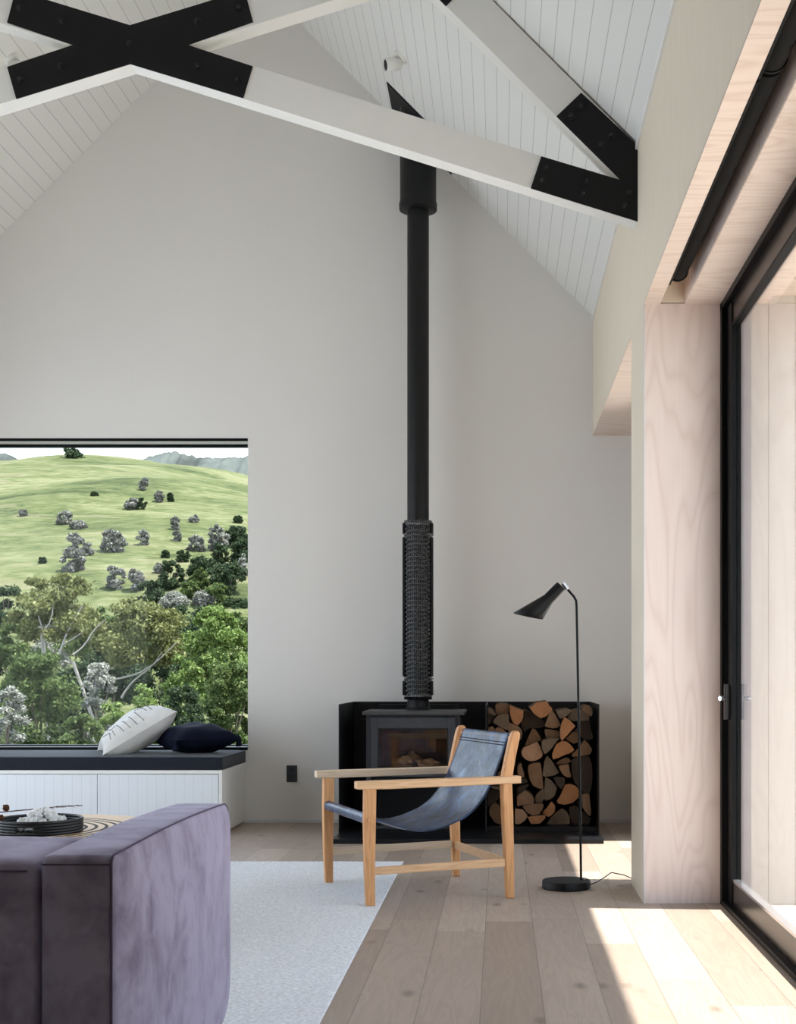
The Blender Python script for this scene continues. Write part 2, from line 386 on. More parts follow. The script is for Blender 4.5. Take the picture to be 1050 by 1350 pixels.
# ceiling: two board-lined slopes with roof thickness above
b = MB()
T = .3
b.prism_y([(XRIDGE,ZR),(1.54,zc(1.54)),(1.54,zc(1.54)+T*1.3),(XRIDGE,ZR+T*1.42)], -3.8, YB+.3)
struct(b.build('ceiling', M['ceiling']), 'white grooved board ceiling, right slope', 'ceiling')
b = MB(); b.prism_y([(XRIDGE,ZR),(-5.1,zc(-5.1)),(-5.1,zc(-5.1)+T*1.3),(XRIDGE,ZR+T*1.42)], -3.8, YB+.3)
struct(b.build('ceiling', M['ceiling']), 'white grooved board ceiling, left slope', 'ceiling')
# timber-lined right wall above the sliders (bulkhead), slot for the blind
b = MB()
b.box(XW, .748, -3.6, YB, 2.81, 3.02)                       # inner lip
b.prism_y([(XW,3.02),(1.3,3.02),(1.3,zc(1.3)-.002),(XW,zc(XW)-.002)], -3.6, YB)
b.box(.748, 1.09, 6.04, YB, 2.815, 3.02)
b.box(.865, 1.09, -3.6, 6.04, 2.815, 3.02)
b.box(XW, 1.09, -3.6, 2.5, 0, 2.81)  # unseen solid stretch, added to keep door light off the sofa front
struct(b.build('wall_right', M['limed']), 'limed timber veneer wall above the sliding doors', 'wall')
b = MB(); b.box(XW, .748, 1.6, YB, 2.806, 2.812); b.box(.865, 1.035, 1.6, 6.04, 2.806, 2.817); b.box(.748, 1.035, 6.61, YB, 2.806, 2.817)
struct(b.build('trim_1', M['soffit']), 'pinkish limed plywood soffit above the sliding door', 'trim')
b = MB(); b.box(.745, .75, -.2, 6.04, 2.81, 3.0); b.box(.863, .868, -.2, 6.04, 2.81, 3.0); b.box(.75, .863, -.2, 6.04, 2.99, 3.0)
struct(b.build('trim_2', M['soffit']), 'timber lining inside the blind slot', 'trim')
# pillar
pl = sroot('trim_3', (.85,6.3,0), 'wide pale limed timber pier beside the sliding door', 'pillar')
MB().box(XW+.004, 1.03, 6.04, 6.06, 0, 2.81).build('front_panel', M['pillar'], pl)
MB().box(XW, 1.09, 6.06, 6.607, 0, 2.81).build('side_panel', M['limed'], pl)
MB().box(XW, XW+.004, 6.038, 6.06, 0, 2.81).build('edge_strip', M['trim'], pl)
# alcove end wall beyond the second slider
struct(MB().box(1.03, 1.3, 8.46, YB, 0, 3.0).build('wall_alcove', M['wall']), 'short painted wall in the alcove behind the pier', 'wall')
struct(MB().box(WX1+.01, 1.03, YB-.012, YB, 0, .022).build('baseboard_back', M['trim']), 'thin grey skirting at the foot of the end wall', 'baseboard')
struct(MB().box(XW-.012, XW+.006, -.2, YB, zc(XW)-.035, zc(XW)-.0).build('trim_4', M['white_paint']), 'white cove trim where ceiling meets timber wall', 'trim')
# window
w = sroot('window_1', (-2.9, YB+.24, WZ0), 'large picture window over the bench seat', 'window')
b = MB(); y0, y1 = YB+.17, YB+.23
b.box(WX0, WX1, y0, y1, WZ1-.03, WZ1); b.box(WX0, WX1, y0, y1, WZ0, WZ0+.02); b.box(WX0, WX0+.04, y0, y1, WZ0, WZ1)
b.box(WX1-.012, WX1, y0, y1, WZ0, WZ1)
b.box(-3.0-.0, -2.999, y0, y0+.001, WZ0, WZ0+.001)
b.build('window_frame', M['alu_black'], w)
MB().box(WX0, WX1, YB+.195, YB+.2, WZ0+.015, WZ1-.025).build('window_pane', M['glass'], w)
MB().box(WX0, WX1, YB-.002, YB+.012, WZ1-.018, WZ1+.001).build('head_strip', M['alu_black'], w)
MB().box(WX0, WX1, YB+.0, YB+.17, WZ1-.012, WZ1).build('window_head', M['white_paint'], w)
MB().box(WX0, WX1, YB-.004, YB+.17, WZ0-.01, WZ0+.012).build('window_sill', M['alu_black'], w)

# sliding door (front)
d = sroot('door_1', (1.06, 3.0, 0), 'black-framed glazed sliding door', 'door')
def slider(d, ya, yb, zh, mullions, near_open=False):
    f = MB(); f.box(1.03, 1.10, ya, yb, zh-.035, zh); f.box(1.03, 1.10, ya, yb, 0, .022)
    f.box(1.03, 1.10, yb-.045, yb, 0, zh); f.box(1.03, 1.10, ya, ya+.045, 0, zh)
    f.build('door_frame', M['alu_black'], d, bevel=.002)
    ys = [ya+.05] + mullions + [yb-.05]
    for i in range(len(ys)-1):
        a, c = ys[i], ys[i+1]; xo = 1.06
        l = MB(); l.box(xo, xo+.035, a, c, .022, .128); l.box(xo, xo+.035, a, c, 2.675, zh-.035)
        lf = l.build('door_leaf', M['alu_bronze'], d, bevel=.002)
        s = MB(); s.box(xo-.006, xo+.04, c-.115, c, .022, zh-.035); s.box(xo-.006, xo+.04, a, a+.06, .022, zh-.035)
        s.box(xo-.002, xo+.037, a+.06, c-.115, 2.662, 2.676)
        s.build('leaf_stile', M['alu_black'], lf)
        MB().box(xo-.001, xo+.036, a+.06, c-.115, .127, .138).build('glazing_bead', M['chrome'], lf)
        MB().box(xo+.015, xo+.021, a+.06, c-.115, .135, 2.67).build('door_glass', M['door_glass'], lf)
slider(d, 2.5, 6.04, 2.81, [3.0])
hb = MB(); hb.box(1.030, 1.056, 5.915, 5.945, .865, 1.03); hb.build('handle_plate', M['alu_bronze'], d, bevel=.003)
MB().tube([(1.035,5.92,.963),(1.005,5.9,.963)], [.009,.011], 12).build('lock_knob', M['chrome'], d, smooth=True)
d2 = sroot('door_2', (1.06, 7.5, 0), 'second glazed slider in the alcove behind the pier', 'door')
slider(d2, 6.607, 8.46, 2.81, [])
# blinds in the slot
for (ya, yb, lab) in ((3.81, 5.79, 'black roller blind in the slot above the door, farther roll ending by the pier'), (.2, 3.79, 'black roller blind in the slot above the door, nearer roll at the top edge')):
    r = thing('roller_blind', lab, 'blind', (.80, (ya+yb)/2, 2.89))
    MB().tube([(.795,ya+.01,2.885),(.795,yb-.01,2.885)], .046, 24).build('blind_roll', M['blind'], r, smooth=True)
    MB().box(.752, .765, ya, yb, 2.82, 2.836).build('hem_bar', M['alu_black'], r, bevel=.003)
    MB().tube([(.795,yb-.012,2.885),(.795,yb,2.885)], .05, 24).build('end_bracket', M['alu_black'], r, smooth=True)
# outside on the right
struct(MB().box(1.10, 9, -6, 12, -.2, -.01).build('deck', M['deck']), 'pale sunlit deck outside the sliding door', 'deck')  # stretch past the outside wall is added to bounce sun into the alcove
struct(MB().box(1.16, 5.5, 6.045, 6.3, -.2, 2.86).build('wall_exterior', M['cladding']), 'pale vertical board wall outside the glass', 'wall')
struct(MB().box(1.10, 1.172, 6.02, 6.06, -.01, 2.81).build('trim_5', M['jamb']), 'jamb board outside the sliding door, its dimness painted grey', 'trim')  # grey imitates the dim band behind the glass
b = MB(); b.box(1.10, 1.25, -3.6, 6.04, 2.81, 2.9)
struct(b.build('trim_6', M['soffit']), 'timber strip under the outside eave', 'trim')
struct(MB().box(1.25, 1.52, -3.6, 9.6, 2.85, 2.89).build('trim_7', M['soffit']), 'timber eave soffit outside', 'trim')
struct(MB().box(1.52, 1.54, -3.8, 9.6, 2.81, 3.2).build('trim_8', M['trim']), 'eave fascia board outside', 'trim')

# ------------------------------------------------------------------ truss
YT0, YT1 = 6.31, 6.42; PM = F / YT0
def tq(x, y): return ((x-VX)/PM, H-(y-VY)/PM)
tr = thing('roof_truss', 'white painted scissor truss with black steel plates spanning the room', 'truss', (-1.811, YT0, 3.2))
def prism(poly, y0=YT0, y1=YT1): return MB().prism_y([tq(*p) for p in poly], y0, y1)
S = .3118; XC = 172
At = lambda x: 35+S*(x-XC); Ab = lambda x: 84+S*(x-XC); Bt = lambda x: 35-S*(x-XC); Bb = lambda x: 84-S*(x-XC)
mir = lambda poly: [(2*XC-x, y) for x, y in poly]
prism([(841,292.6),(841,243.5),(818.3,238),(XC-337.7,At(XC-337.7)),(XC-375,Ab(XC-375))]).build('lower_chord', M['white_paint'], tr, bevel=.003)
prism([(XC,84),(93.4,59.5),(2*XC-818.3,238),(2*XC-841,243.5),(2*XC-841,292.6)]).build('lower_chord', M['white_paint'], tr, bevel=.003)
prism([(XC,35),(250.6,59.5),(547,-33),(509.7,-70)]).build('lower_chord', M['white_paint'], tr, bevel=.003)
raf = [(841,191.5),(841,243),(818.3,238),(XC,-408),(XC,-477)]
prism(raf).build('rafter', M['white_paint'], tr, bevel=.003); prism(mir(raf)).build('rafter', M['white_paint'], tr, bevel=.003)
def plate(poly, bolts, y0=YT0-.008):
    p = prism(poly, y0, YT0).build('steel_plate', M['black_plate'], tr, bevel=.001)
    for bx, by in bolts:
        x, z = tq(bx, by)
        rings = [[(x+r*math.cos(a*PI/8), y0-yy, z+r*math.sin(a*PI/8)) for a in range(16)] for r, yy in ((.018,0),(.018,.004),(.011,.004),(.010,.012),(.006,.016))]
        MB().loft(rings).build('bolt', M['bolt'], p, smooth=True)
    return p
cr = []
for sx, sy in ((1,1),(1,-1),(-1,-1),(-1,1)): pass
xp = [(XC,85),(321,130),(333.5,88),(248,60),(334,29.5),(323,-12),(XC,34),(21,-12),(10,30.5),(97,60),(10,89),(22,131)]
plate(xp, [(171.6,59),(261,29),(315,11),(261,88),(314,105),(82,29),(27,12),(81,88),(27,105)])
vp = [(714,206.7),(700,248.8),(841,292.4),(841,192.5),(766.6,123),(734,154),(818.3,237.8)]
vb = [(721,222.5),(716,238.7),(775,239.6),(771,256),(829.7,255.4),(824,272.4),(765.7,141.5),(753,154),(806,180),(793,192)]
plate(vp, vb); plate(mir(vp), mir(vb))
up = [(588,8.7),(623,-26),(520,-129),(466,-114),(400,-36),(414,6-6),(547,-33)]
up = [(588,8.7),(623,-26.5),(505,-144),(466,-116),(505,-69),(547,-33)]
plate(up, [(590,-12),(575,-30)]); plate(mir(up), [])

# ------------------------------------------------------------------ hearth, stove, flue
hs = thing('hearth_surround', 'black steel hearth slab with upright screens and log bay', 'hearth', (-.2, 8.76, 0))
MB().box(-1.067, .656, 8.17, 9.34, 0, .03).build('hearth_slab', M['hearth_steel'], hs, bevel=.002)
MB().box(-1.07, .655, 9.34, 9.346, .03, .878).build('back_screen', M['black_steel'], hs)
MB().box(-1.0665, -1.0605, 8.50, 9.34, .03, .878).build('side_screen', M['black_steel'], hs)
MB().box(.647, .653, 8.50, 9.34, .03, .878).build('side_screen', M['black_steel'], hs)
MB().box(-.098, -.090, 8.50, 9.34, .03, .872).build('divider', M['hearth_steel'], hs)
MB().box(-.090, .647, 8.56, 9.30, .03, .062).build('log_shelf', M['black_steel'], hs)
sx0, sx1, sy0, sy1 = -.905, -.27, 8.66, 9.20
st = thing('wood_stove', 'charcoal cast-iron wood burner with glass door on black hearth', 'stove', (-.585, 8.93, .03))
b = MB()
b.box(sx0, sx0+.035, sy0+.02, sy1, .03, .80); b.box(sx1-.035, sx1, sy0+.02, sy1, .03, .80); b.box(sx0, sx1, sy1-.02, sy1, .03, .80)
b.box(sx0, sx1, sy0+.03, sy1, .765, .80); b.box(sx0+.035, sx1-.035, sy0+.03, sy1, .395, .415); b.box(sx0+.035, sx1-.035, sy0+.05, sy1, .03, .05)
b.build('stove_body', M['stove_iron'], st, bevel=.004)
MB().box(-.93, -.238, sy0-.02, sy1+.01, .80, .828).build('top_plate', M['stove_top'], st, bevel=.008)
MB().box(-.86, -.30, sy1-.03, sy1, .828, .862).build('rear_guard', M['black_steel'], st, bevel=.002)
b = MB(); b.box(sx0+.05, sx1-.05, 9.10, 9.12, .415, .765); b.box(sx0+.05, sx0+.07, 8.74, 9.12, .415, .765); b.box(sx1-.07, sx1-.05, 8.74, 9.12, .415, .765)
b.box(sx0+.05, sx1-.05, 8.74, 9.12, .415, .44)
b.build('firebox_lining', M['firebrick'], st)
dx0, dx1, dz0, dz1 = -.872, -.300, .385, .785
gx0, gx1, gz0, gz1 = -.823, -.350, .448, .712
b = MB(); b.box(dx0, gx0, sy0, sy0+.03, dz0, dz1); b.box(gx1, dx1, sy0, sy0+.03, dz0, dz1); b.box(gx0, gx1, sy0, sy0+.03, gz1, dz1); b.box(gx0, gx1, sy0, sy0+.03, dz0, gz0)
dr = b.build('stove_door', M['stove_iron'], st, bevel=.003)
MB().box(gx0, gx1, sy0+.014, sy0+.018, gz0, gz1).build('door_glass', M['stove_glass'], dr)
b = MB(); b.box(gx0, gx1, sy0+.005, sy0+.02, gz1-.008, gz1); b.box(gx0, gx0+.008, sy0+.005, sy0+.02, gz0, gz1); b.box(gx1-.008, gx1, sy0+.005, sy0+.02, gz0, gz1)
b.build('glass_gasket', M['black_matt'], dr)
MB().box(dx0+.02, dx1-.02, sy0+.01, sy0+.03, .345, .378).build('air_vent', M['black_matt'], st, bevel=.003)
MB().tube([(sx0-.035,8.72,.775),(sx0,8.72,.775)], .006, 8).build('damper_knob', M['black_matt'], st)
def lump(name, c, r, mat, sc=(1,1,1), n=14, seed=1, amp=.25):
    rg = random.Random(seed); b = MB(); k = [(rg.uniform(-1,1), rg.uniform(-1,1), rg.uniform(-1,1), rg.uniform(1.5,4)) for _ in range(6)]
    rings = []
    for i in range(1, n):
        th = PI*i/n; ring = []
        for j in range(2*n):
            ph = PI*j/n; d = Vector((math.sin(th)*math.cos(ph), math.sin(th)*math.sin(ph), math.cos(th)))
            rr = r*(1+amp*sum(math.sin(q[3]*(d.x*q[0]+d.y*q[1]+d.z*q[2])*2.5+q[0]*5) for q in k)/6*1.6)
            ring.append((c[0]+d.x*rr*sc[0], c[1]+d.y*rr*sc[1], c[2]+d.z*rr*sc[2]))
        rings.append(ring)
    b.loft(rings, True); return b
for i, (x, y, r, sc, lab) in enumerate([(-.67, 8.86, .04, (1.5,1,1), 'pale half-burnt log piece at left behind the stove glass'), (-.625, 8.95, .045, (1.4,1,1), 'crumbled pale log piece in the middle of the stove'), (-.50, 8.87, .036, (1.8,1,.8), 'brown charred log piece at right behind the stove glass')]):
    tag(lump('burnt_log', (x, y, .44+r*.8*sc[2]), r, None, sc, seed=i+3, amp=.5).build('burnt_log', M['ash'], base=True, smooth=60), lab, 'log')
# flue
FX, FY = -.5756, 9.02
fl = thing('stove_flue', 'tall black flue pipe rising from stove to sloping ceiling', 'flue', (FX, FY, .828))
MB().lathe([(.076,.828),(.076,4.6)], 40, (FX,FY,0)).build('flue_pipe', M['flue_black'], fl, smooth=True)
MB().lathe([(.088,.828),(.088,.84),(.080,.845),(.079,.87)], 40, (FX,FY,0)).build('flue_collar', M['flue_black'], fl, smooth=True)
ztop = zc(FX)
b = MB(); n = 48
ringp = [(.12,4.317),(.131,4.322),(.133,4.345),(.133,4.365),(.127,4.38)]
rings = [[(FX+r*math.cos(2*PI*k/n), FY+r*math.sin(2*PI*k/n), z) for k in range(n)] for r, z in ringp]
rings.append([(FX+.127*math.cos(2*PI*k/n), FY+.127*math.sin(2*PI*k/n), zc(FX+.127*math.cos(2*PI*k/n))) for k in range(n)])
b.loft(rings, True).build('flue_sleeve', M['flue_black'], fl, smooth=True)
b = MB(); xa, xb_ = -.776, -.352
b.prism_y([(xa,zc(xa)-.012),(xb_,zc(xb_)-.012),(xb_,zc(xb_)),(xa,zc(xa))], 8.795, 9.33).build('ceiling_plate', M['black_plate'], fl)
# perforated shield: front 200 degrees of shell with slots
b = MB(); z0, z1, R = .90, 2.147, .0995
rows = 38; cols = 26; a0, a1 = math.radians(180+(-12)), math.radians(360+12)
def cp(a, z, r=R): return (FX+r*math.cos(a), FY+r*math.sin(a), z)
pz0, pz1 = z0+.045, z1-.045
dz = (pz1-pz0)/rows; da = (a1-a0)/cols
for (za, zb) in ((z0,pz0),(pz1,z1)):
    for c in range(cols): b.quad(cp(a0+c*da,za), cp(a0+(c+1)*da,za), cp(a0+(c+1)*da,zb), cp(a0+c*da,zb))
for r_ in range(rows):
    zA, zB = pz0+r_*dz, pz0+(r_+1)*dz
    for c in range(cols):
        A, B = a0+c*da, a0+(c+1)*da
        if c < 7 or c >= cols-7: b.quad(cp(A,zA), cp(B,zA), cp(B,zB), cp(A,zB)); continue
        ia, ib, iz0, iz1 = A+da*.2, B-da*.2, zA+dz*.14, zB-dz*.14
        o = [cp(A,zA),cp(B,zA),cp(B,zB),cp(A,zB),cp(ia,iz0),cp(ib,iz0),cp(ib,iz1),cp(ia,iz1)]
        b.add(o, [(0,1,5,4),(1,2,6,5),(2,3,7,6),(3,0,4,7)])
hsld = b.build('heat_shield', M['shield'], fl, smooth=True)
so = hsld.modifiers.new('thick', 'SOLIDIFY'); so.thickness = .0015
b = MB()
for (za, zb) in ((.93,1.03),(1.06,2.03),(2.055,2.13)):
    b.box(FX+.09, FX+.106, FY-.05, FY+.03, za, zb); b.box(FX-.106, FX-.09, FY-.05, FY+.03, za, zb)
b.build('side_strip', M['flue_black'], hsld, bevel=.002)
for z in (1.04, 2.04): MB().box(FX+.076, FX+.108, FY-.01, FY+.0, z, z+.012).build('shield_clip', M['chrome'], hsld)

# ------------------------------------------------------------------ firewood, each piece traced
Q = {1: (638,918,13.46), 2: (706,918,12.21), 3: (638,995,13.46), 4: (706,995,12.21), 0: (0,0,1)}
logs = [
 (1,'g','small grey split log in the top left corner of the log bay',[(80,210),(130,220),(225,310),(205,350),(150,320),(85,290)]),
 (1,'g','narrow grey wedge log against the divider, below the corner piece',[(70,285),(120,300),(200,350),(150,420),(90,500),(65,460)]),
 (1,'b','blocky pale-topped log at the top of the stack, second from the divider',[(215,160),(300,135),(440,150),(445,250),(420,305),(330,316),(245,325),(215,250)]),
 (1,'g','angular grey-brown log directly under the blocky pale-topped one',[(250,345),(330,322),(440,322),(445,600),(340,570),(260,520),(165,455),(200,400)]),
 (1,'b','small brown log end just above the left end of the chair sling',[(85,550),(150,530),(190,570),(180,625),(110,680),(80,660)]),
 (1,'b','small dark triangular log peeking over the chair sling',[(200,590),(250,545),(330,580),(410,650),(400,740),(190,740)]),
 (1,'o','bright orange teardrop log near the top left of the stack',[(465,165),(540,200),(700,260),(695,370),(660,450),(600,510),(540,480),(500,420),(470,300)]),
 (1,'b','brown wedge log behind the top of the chair post',[(450,470),(520,500),(600,530),(680,620),(660,760),(560,780),(450,765)]),
 (1,'d','large blackish pointed log right of the orange teardrop log',[(715,265),(790,275),(920,355),(1078,460),(1060,535),(930,560),(800,560),(730,620),(690,560),(680,450)]),
 (0,'o','wide orange log on the very top of the stack',[(698.9,932.9),(704,930),(708,926),(716,925.6),(721,924.5),(724,930),(728,934),(727,938),(720,944),(713,946.5),(706,942)]),
 (1,'b','brown quarter-round wedge above the big pale half-round log',[(870,575),(940,620),(1020,760),(1000,785),(900,815),(735,878),(780,760),(830,640)]),
 (1,'p','big pale pinkish half-round log right of the chair post',[(715,908),(830,864),(950,814),(1000,900),(1045,1030),(1010,1086),(920,1136),(830,1146),(750,1116),(690,1056),(680,980)]),
 (1,'b','sliver of brown log between sling edge and chair post',[(440,880),(520,860),(520,1000),(420,1000)]),
 (2,'b','tall brown wedge log under the wide orange top log',[(275,240),(330,310),(410,460),(350,503),(270,512),(160,480),(190,390),(230,290)]),
 (2,'g','pale-edged grey log with a jagged top, upper middle right',[(345,240),(450,215),(530,205),(590,230),(560,270),(480,330),(410,362),(370,300)]),
 (2,'g','long low grey log behind the lamp pole near the top',[(530,330),(600,250),(700,220),(760,225),(860,300),(855,385),(700,395),(580,395),(520,370)]),
 (2,'b','rounded ochre log at the top right corner of the stack',[(755,205),(800,155),(860,150),(915,200),(920,270),(895,325),(850,290),(790,245)]),
 (2,'o','orange-brown triangular log just left of the lamp pole, upper half',[(470,340),(560,400),(640,480),(560,570),(480,660),(430,710),(405,640),(412,500),(430,430)]),
 (2,'b','brown brick-shaped log under the tall wedge log',[(160,528),(250,533),(380,563),(390,650),(300,672),(190,672),(165,600)]),
 (2,'g','dull grey log pointing down beneath the brick-shaped one',[(110,720),(200,682),(390,676),(330,740),(270,830),(160,935),(115,840)]),
 (2,'o','arched half-round log with an orange heart in mid stack',[(300,870),(340,780),(420,725),(500,730),(570,790),(620,860),(560,910),(450,950),(380,985),(290,1010),(280,930)]),
 (2,'b','dim brown log above and right of the arched half-round log',[(500,680),(600,580),(660,570),(710,640),(700,730),(620,760),(540,720)]),
 (2,'d','dark brown stepped log right of the lamp pole, second down',[(740,400),(880,410),(885,520),(930,670),(860,700),(780,680),(640,540),(720,490)]),
 (2,'b','dark reddish wedge log right of the arched one by the lamp pole',[(600,930),(700,830),(790,708),(850,760),(910,860),(880,930),(720,960),(610,970)]),
 (4,'g','grey-brown triangular log with visible rings at the centre of the stack',[(190,20),(250,80),(380,280),(300,330),(150,352),(120,320),(150,120)]),
 (4,'b','small boat-shaped log below the arched half-round log',[(340,150),(390,95),(480,50),(530,55),(580,105),(520,138),(430,152)]),
 (4,'b','short brown log curving down under the boat-shaped one',[(385,182),(540,155),(550,250),(575,350),(520,363),(460,330),(410,260)]),
 (4,'d','very large dark round log at the right screen',[(600,100),(720,20),(860,40),(910,180),(915,400),(890,560),(820,615),(750,560),(640,430),(590,260)]),
 (4,'d','small dim triangular log up and left of the bright orange round one',[(300,380),(350,358),(470,373),(475,440),(410,555),(350,470)]),
 (4,'g','grey shield-shaped log with a rusty tip in the lower middle',[(165,370),(260,420),(350,530),(310,660),(230,720),(152,730),(152,560)]),
 (4,'o','bright orange rounded log low on the right side',[(480,490),(560,480),(650,510),(710,590),(690,690),(600,770),(480,800),(380,780),(360,740),(420,640)]),
 (4,'g','small grey-brown log tucked left of the shield-shaped one',[(20,640),(90,580),(138,545),(148,700),(90,780),(10,780),(0,700)]),
 (4,'o','little bright orange egg-shaped log near the bottom',[(260,760),(320,830),(310,920),(240,990),(190,990),(120,930),(180,870)]),
 (4,'g','grey-brown triangular log on the bay floor left of the lamp pole',[(430,870),(500,920),(545,1000),(550,1112),(350,1118),(190,1112),(250,1020),(340,930)]),
 (4,'d','dark humped log on the bay floor behind the lamp pole',[(555,860),(640,820),(740,900),(890,1020),(860,1110),(720,1118),(600,1118),(562,1000)]),
 (4,'b','upright ochre log with splintered foot at the lower right',[(760,650),(870,640),(885,800),(900,930),(880,980),(820,930),(770,850)]),
 (4,'d','small black log right beneath the bright orange rounded one',[(655,770),(735,700),(755,850),(700,835)]),
 (3,'b','tall brown oval log right of the chair post at arm height',[(800,200),(870,160),(1000,150),(1030,300),(1055,590),(980,590),(880,540),(820,440),(790,300)]),
 (3,'b','thin brown log standing close to the chair post',[(660,150),(720,350),(710,400),(680,400),(600,340),(610,200)]),
 (3,'d','small dark log level with the back end of the chair arm',[(640,440),(740,430),(780,480),(700,510),(600,510)]),
 (3,'d','dark grey sliver just under the chair arm end',[(600,600),(690,540),(800,530),(790,560),(650,690),(600,690)]),
 (3,'b','brown quarter-round log beside the chair leg at mid height',[(740,640),(860,730),(890,800),(880,868),(700,888),(600,915),(600,740)]),
 (3,'b','half-moon log, flat side up, low in the stack',[(690,905),(850,878),(1058,883),(1045,960),(980,1050),(880,1075),(780,1030)]),
 (3,'p','rounded tan log half hidden behind the chair leg near the floor',[(560,960),(700,980),(780,1090),(730,1170),(640,1225),(560,1225)]),
 (3,'o','flat little log lying under the half-moon one',[(790,1110),(900,1090),(1050,1082),(1085,1082),(1085,1130),(1000,1215),(850,1225)]),
 (3,'b','large oval brown log at the bottom left by the divider',[(120,930),(200,855),(260,905),(350,1022),(405,1130),(380,1190),(300,1228),(200,1200),(120,1080),(100,1000)]),
 (3,'d','dark wedge log between the oval bottom log and the chair leg',[(255,850),(300,760),(400,720),(430,800),(430,1060),(380,1020),(310,935)]),
 (3,'d','dark log with a pale rim under the chair arm by the divider',[(90,650),(150,610),(250,635),(295,680),(260,770),(200,845),(80,930),(75,800)]),
 (3,'g','thin pale sliver on top of the pale-rimmed log',[(130,560),(270,572),(290,640),(250,622),(150,600)]),
 (3,'b','brown log glimpsed between sling and post below the shoulder',[(300,280),(420,240),(470,380),(260,390),(250,330)]),
 (3,'d','dark log glimpsed behind the leaning part of the chair post',[(390,20),(500,-20),(500,190),(350,210),(340,100)]),
 (3,'d','dark log behind the chair post just under the arm',[(310,600),(440,560),(440,700),(310,720)]),
]
for i, (q, kind, lab, poly) in enumerate(logs):
    ox, oy, s = Q[q]; yf = 8.60 + .10*random.random()
    if kind == 'd': yf += .05
    if kind in 'op': yf -= .02
    pts = [(ox+x/s, oy+y/s) for x, y in poly]
    n = len(pts); sm = []; gx_ = sum(p[0] for p in pts)/n; gy_ = sum(p[1] for p in pts)/n; pts = [(gx_+(p[0]-gx_)*1.06, gy_+(p[1]-gy_)*1.06) for p in pts]
    for k in range(n):                                   # one round of corner cutting
        a, c = pts[k], pts[(k+1)%n]; sm += [(a[0]*.9+c[0]*.1, a[1]*.9+c[1]*.1), (a[0]*.1+c[0]*.9, a[1]*.1+c[1]*.9)]
    pl_ = [(max(-.088, min(.645, (x-VX)/F*yf)), max(.063, H-(y-VY)/F*yf)) for x, y in sm]
    o = MB().prism_y(pl_, yf, yf+.34+.06*random.random(), 0, 1).build('firewood_log', [LOGM[kind], M['bark']], base=True, bevel=.003)
    tag(o, lab, 'log', 'split firewood stacked in the hearth bay')

# ------------------------------------------------------------------ outlet, spotlights
o = thing('wall_outlet', 'black double power outlet on the pale wall beside the hearth', 'outlet', (-1.513, YB-.01, .295))
MB().box(-1.552, -1.475, YB-.009, YB, .295, .415).build('cover_plate', M['outlet'], o, bevel=.003)
for z in (.325, .375): MB().box(-1.528, -1.499, YB-.012, YB-.009, z, z+.022).build('socket', M['black_matt'], o)
def spot(c, nrm, head_dir, lab):
    r = thing('ceiling_spotlight', lab, 'spotlight', tuple(c))
    n_ = Vector(nrm).normalized(); c = Vector(c)
    MB().tube([c, c+n_*.02], .045, 24).build('ceiling_rose', M['white_paint'], r, smooth=True)
    MB().tube([c+n_*.02, c+n_*.06], .008, 10).build('stem', M['white_paint'], r, smooth=True)
    h = Vector(head_dir).normalized(); p = c+n_*.075
    rr = 28; path = [p-h*.045, p+h*.055]
    b = MB(); b.tube(path, .036, rr, cap=False); b.tube([p-h*.045, p-h*.0449], .036, rr); b.tube([p+h*.054, p+h*.055], [.036,.036], rr, cap=False)
    s = b.build('spot_head', M['white_paint'], r, smooth=True); so = s.modifiers.new('t', 'SOLIDIFY'); so.thickness = .003
    MB().tube([p+h*.044, p+h*.046], .033, rr).build('lamp_recess', M['black_matt'], s)
spot((-.625, 8.12, zc(-.625)), (-1,0,-1), (-.75,-.35,-.25), 'small white spotlight on the right ceiling slope above the flue plate')
spot((-3.02, 7.95, zc(-3.02)), (1,0,-1), (.75,-.35,-.3), 'small white spotlight on the left ceiling slope by the truss')

# ------------------------------------------------------------------ window bench, cushion, pillows
BX1 = -1.847; BYF = 8.553
bs = thing('window_bench', 'white grooved built-in bench below the picture window', 'bench', (-3.0, 8.95, 0))
MB().box(XL, BX1-.022, BYF+.02, YB, .06, .415).build('bench_body', M['white_paint'], bs)
MB().box(XL, BX1, BYF, YB, .415, .438).build('bench_top', M['white_paint'], bs, bevel=.002)
MB().box(BX1-.022, BX1, BYF, YB, .02, .415).build('end_panel', M['white_paint'], bs, bevel=.002)
MB().box(XL, BX1-.03, BYF+.06, YB, 0, .06).build('plinth', M['white_paint'], bs)
xs = [XL, -3.485, -2.676, BX1-.024]
for i in range(3): MB().box(xs[i]+.002, xs[i+1]-.002, BYF+.003, BYF+.02, .065, .409).build('drawer_front', M['bench_white'], bs, bevel=.0015)
cu = thing('bench_cushion', 'long dark charcoal seat cushion on the white window bench', 'cushion', (-3.0, 8.95, .438))
